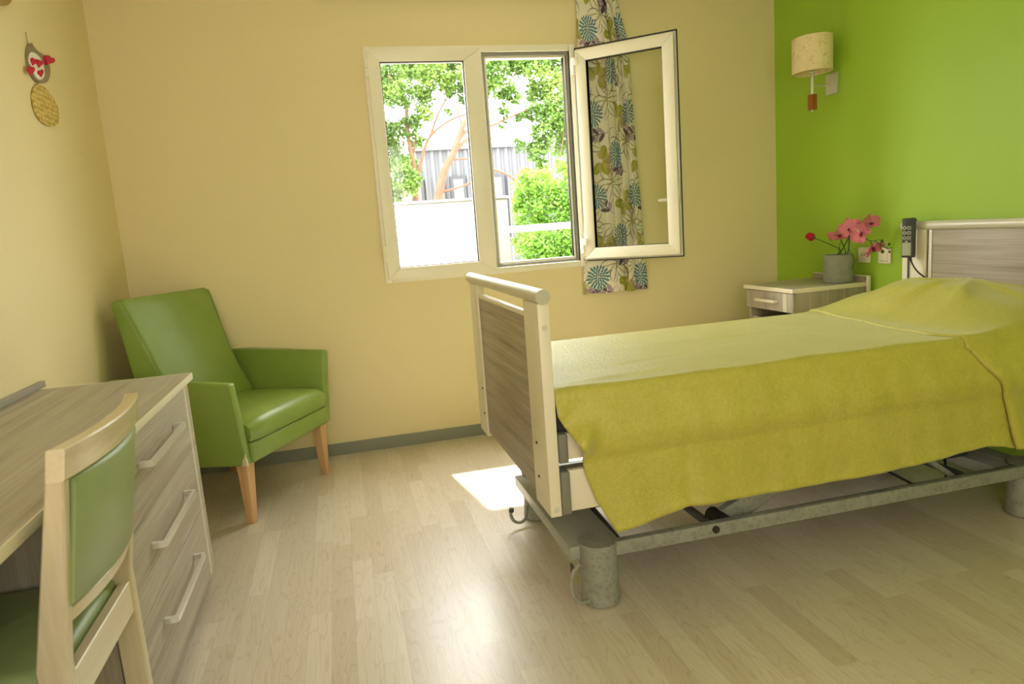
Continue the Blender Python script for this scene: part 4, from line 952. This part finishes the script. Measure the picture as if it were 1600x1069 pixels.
def leafcloud(m, c, r, n, size, rnd):
    for _ in range(n):
        while True:
            p = Vector((rnd.uniform(-1, 1), rnd.uniform(-1, 1), rnd.uniform(-1, 1)))
            if p.length <= 1: break
        p = Vector((c[0] + p.x * r, c[1] + p.y * r * 0.8, c[2] + p.z * r))
        d = Vector((rnd.gauss(0, 1), rnd.gauss(0, 1), rnd.gauss(0, 0.6))).normalized(); w = d.orthogonal().normalized()
        w = (Matrix.Rotation(rnd.uniform(0, 6.3), 3, d) @ w); s = size * rnd.uniform(0.6, 1.3)
        v = [m.bm.verts.new(q) for q in (p, p + d * s * 0.5 + w * s * 0.32, p + d * s, p + d * s * 0.5 - w * s * 0.32)]
        m.bm.faces.new(v)
def tree(name, label, cat, Y, branches, clouds, leafmat, size, seed, dens=24, group=None):
    rnd = random.Random(seed); b0 = at(branches[0][0][0], branches[0][0][1], 1, Y)
    t = thing(name, label, cat, (b0.x, Y, ZG), group=group)
    m = MB()
    for pts, r0, r1 in [(b[0:-2], b[-2], b[-1]) for b in branches]:
        P = [at(p[0], p[1], 1, Y + (p[2] if len(p) > 2 else 0)) for p in pts]
        Q = smoothpath(P, 5); m.tube(Q, [r0 + (r1 - r0) * i / (len(Q) - 1) for i in range(len(Q))], 8)
    m.build('trunk', M['bark'], t)
    m = MB()
    for px, py, rp, n, dy in clouds:
        c = at(px, py, 1, Y + dy); r = rp / F * (Y + dy)
        for q in range(max(3, n // 6)):     # clumps of leaves with sky between them
            while True:
                o_ = Vector((rnd.uniform(-1, 1), rnd.uniform(-1, 1), rnd.uniform(-1, 1)))
                if o_.length <= 1: break
            leafcloud(m, (c.x + o_.x * r, c.y + o_.y * r, c.z + o_.z * r), r * 0.36, dens, size, rnd)
    o = m.build('foliage', M[leafmat], t, smooth=False); o['kind'] = 'stuff'; return t
c1 = [(610, 118, 22, 420, 0.2), (640, 108, 24, 460, 0.5), (672, 112, 22, 400, 0), (705, 104, 22, 360, 0.3), (700, 135, 16, 220, 0), (735, 130, 20, 300, 0), (625, 150, 20, 300, -0.2), (660, 150, 18, 260, 0.2), (612, 205, 18, 260, 0), (640, 200, 16, 160, 0), (660, 182, 14, 130, 0), (620, 245, 20, 300, 0), (645, 262, 12, 90, 0.2), (632, 285, 22, 330, -0.3), (612, 300, 18, 240, 0), (655, 222, 10, 70, 0), (722, 160, 8, 50, 0), (700, 175, 6, 24, 0), (590, 150, 26, 300, 0), (590, 230, 26, 300, 0), (640, 60, 40, 500, 0.5), (720, 60, 40, 500, 0.5), (580, 80, 40, 350, 0), (540, 180, 45, 420, 0), (520, 90, 50, 420, 0.3), (470, 140, 50, 400, 0), (530, 270, 40, 300, 0), (470, 240, 45, 300, 0)]
tree('garden_tree', 'leafy tree with thin forked trunk seen through the left window pane', 'tree', 8.6,
     [[(652, 400), (650, 300), (646, 255), (637, 210), (634, 165), (622, 138), (606, 118), 0.036, 0.014], [(650, 290), (660, 245), (672, 214), (700, 190), (732, 177), 0.022, 0.01], [(672, 214), (684, 180), (700, 150), 0.018, 0.008], [(646, 240), (650, 205), (652, 180), 0.014, 0.007]], c1, 'leaf', 0.042, 11)
c2 = [(770, 105, 22, 360, 0), (800, 98, 24, 400, 0.3), (835, 100, 24, 420, 0), (870, 98, 24, 420, 0.3), (775, 135, 18, 240, 0), (800, 145, 16, 180, 0), (840, 140, 22, 320, 0.2), (875, 135, 24, 420, 0), (862, 175, 24, 380, 0), (885, 190, 24, 380, 0), (838, 178, 16, 170, 0), (850, 210, 20, 260, 0), (838, 235, 16, 180, 0), (880, 225, 18, 220, 0.2), (845, 258, 12, 90, 0), (812, 182, 9, 60, 0), (790, 172, 9, 50, 0), (785, 195, 6, 20, 0), (740, 110, 22, 300, 0.2), (910, 150, 26, 320, 0), (915, 220, 22, 240, 0), (800, 55, 45, 600, 0.3), (880, 55, 45, 600, 0.3), (812, 225, 10, 50, 0), (960, 130, 45, 420, 0), (960, 210, 40, 300, 0), (1020, 120, 50, 420, 0), (1020, 190, 40, 300, 0), (1080, 150, 50, 400, 0)]
tree('garden_tree', 'leaning reddish trunk tree whose crown fills the open window bay', 'tree', 8.0,
     [[(662, 420), (684, 312), (694, 268), (708, 240), (722, 200), (738, 165), 0.058, 0.022], [(708, 240), (735, 212), (760, 200), (800, 182), (840, 165), 0.022, 0.01], [(712, 225), (735, 195), (748, 170), 0.025, 0.01], [(700, 250), (730, 248), (742, 250), 0.012, 0.006], [(722, 200), (716, 178), (706, 158), 0.014, 0.008], [(760, 262), (795, 274), (820, 295), (832, 320), 0.014, 0.01], [(690, 300), (720, 292), (745, 280), (762, 262), 0.014, 0.01], [(866, 150), (880, 200), (876, 240), 0.012, 0.006]], c2, 'leaf', 0.040, 12)
c3 = [(820, 300, 22, 340, 0), (850, 290, 24, 380, 0), (880, 300, 24, 380, 0), (830, 335, 28, 480, 0), (865, 335, 28, 520, 0), (895, 335, 24, 380, 0), (835, 385, 30, 600, -0.2), (870, 385, 30, 600, -0.2), (900, 385, 28, 500, -0.2), (815, 370, 16, 200, 0), (885, 262, 16, 180, 0), (905, 280, 18, 200, 0), (808, 320, 12, 110, 0), (820, 275, 12, 100, 0), (925, 340, 40, 600, 0), (850, 430, 50, 900, 0), (910, 430, 50, 700, 0), (985, 400, 45, 500, 0), (970, 320, 40, 400, 0), (1050, 380, 50, 500, 0), (1110, 400, 50, 400, 0)]
tree('garden_bush', 'bright green bush beyond the guard rail, at the end of the white wall', 'bush', 6.6,
     [[(850, 640), (848, 440), (845, 380), (838, 320), 0.03, 0.01], [(870, 640), (872, 430), (880, 350), 0.025, 0.01]], c3, 'leaf2', 0.032, 13, 20)
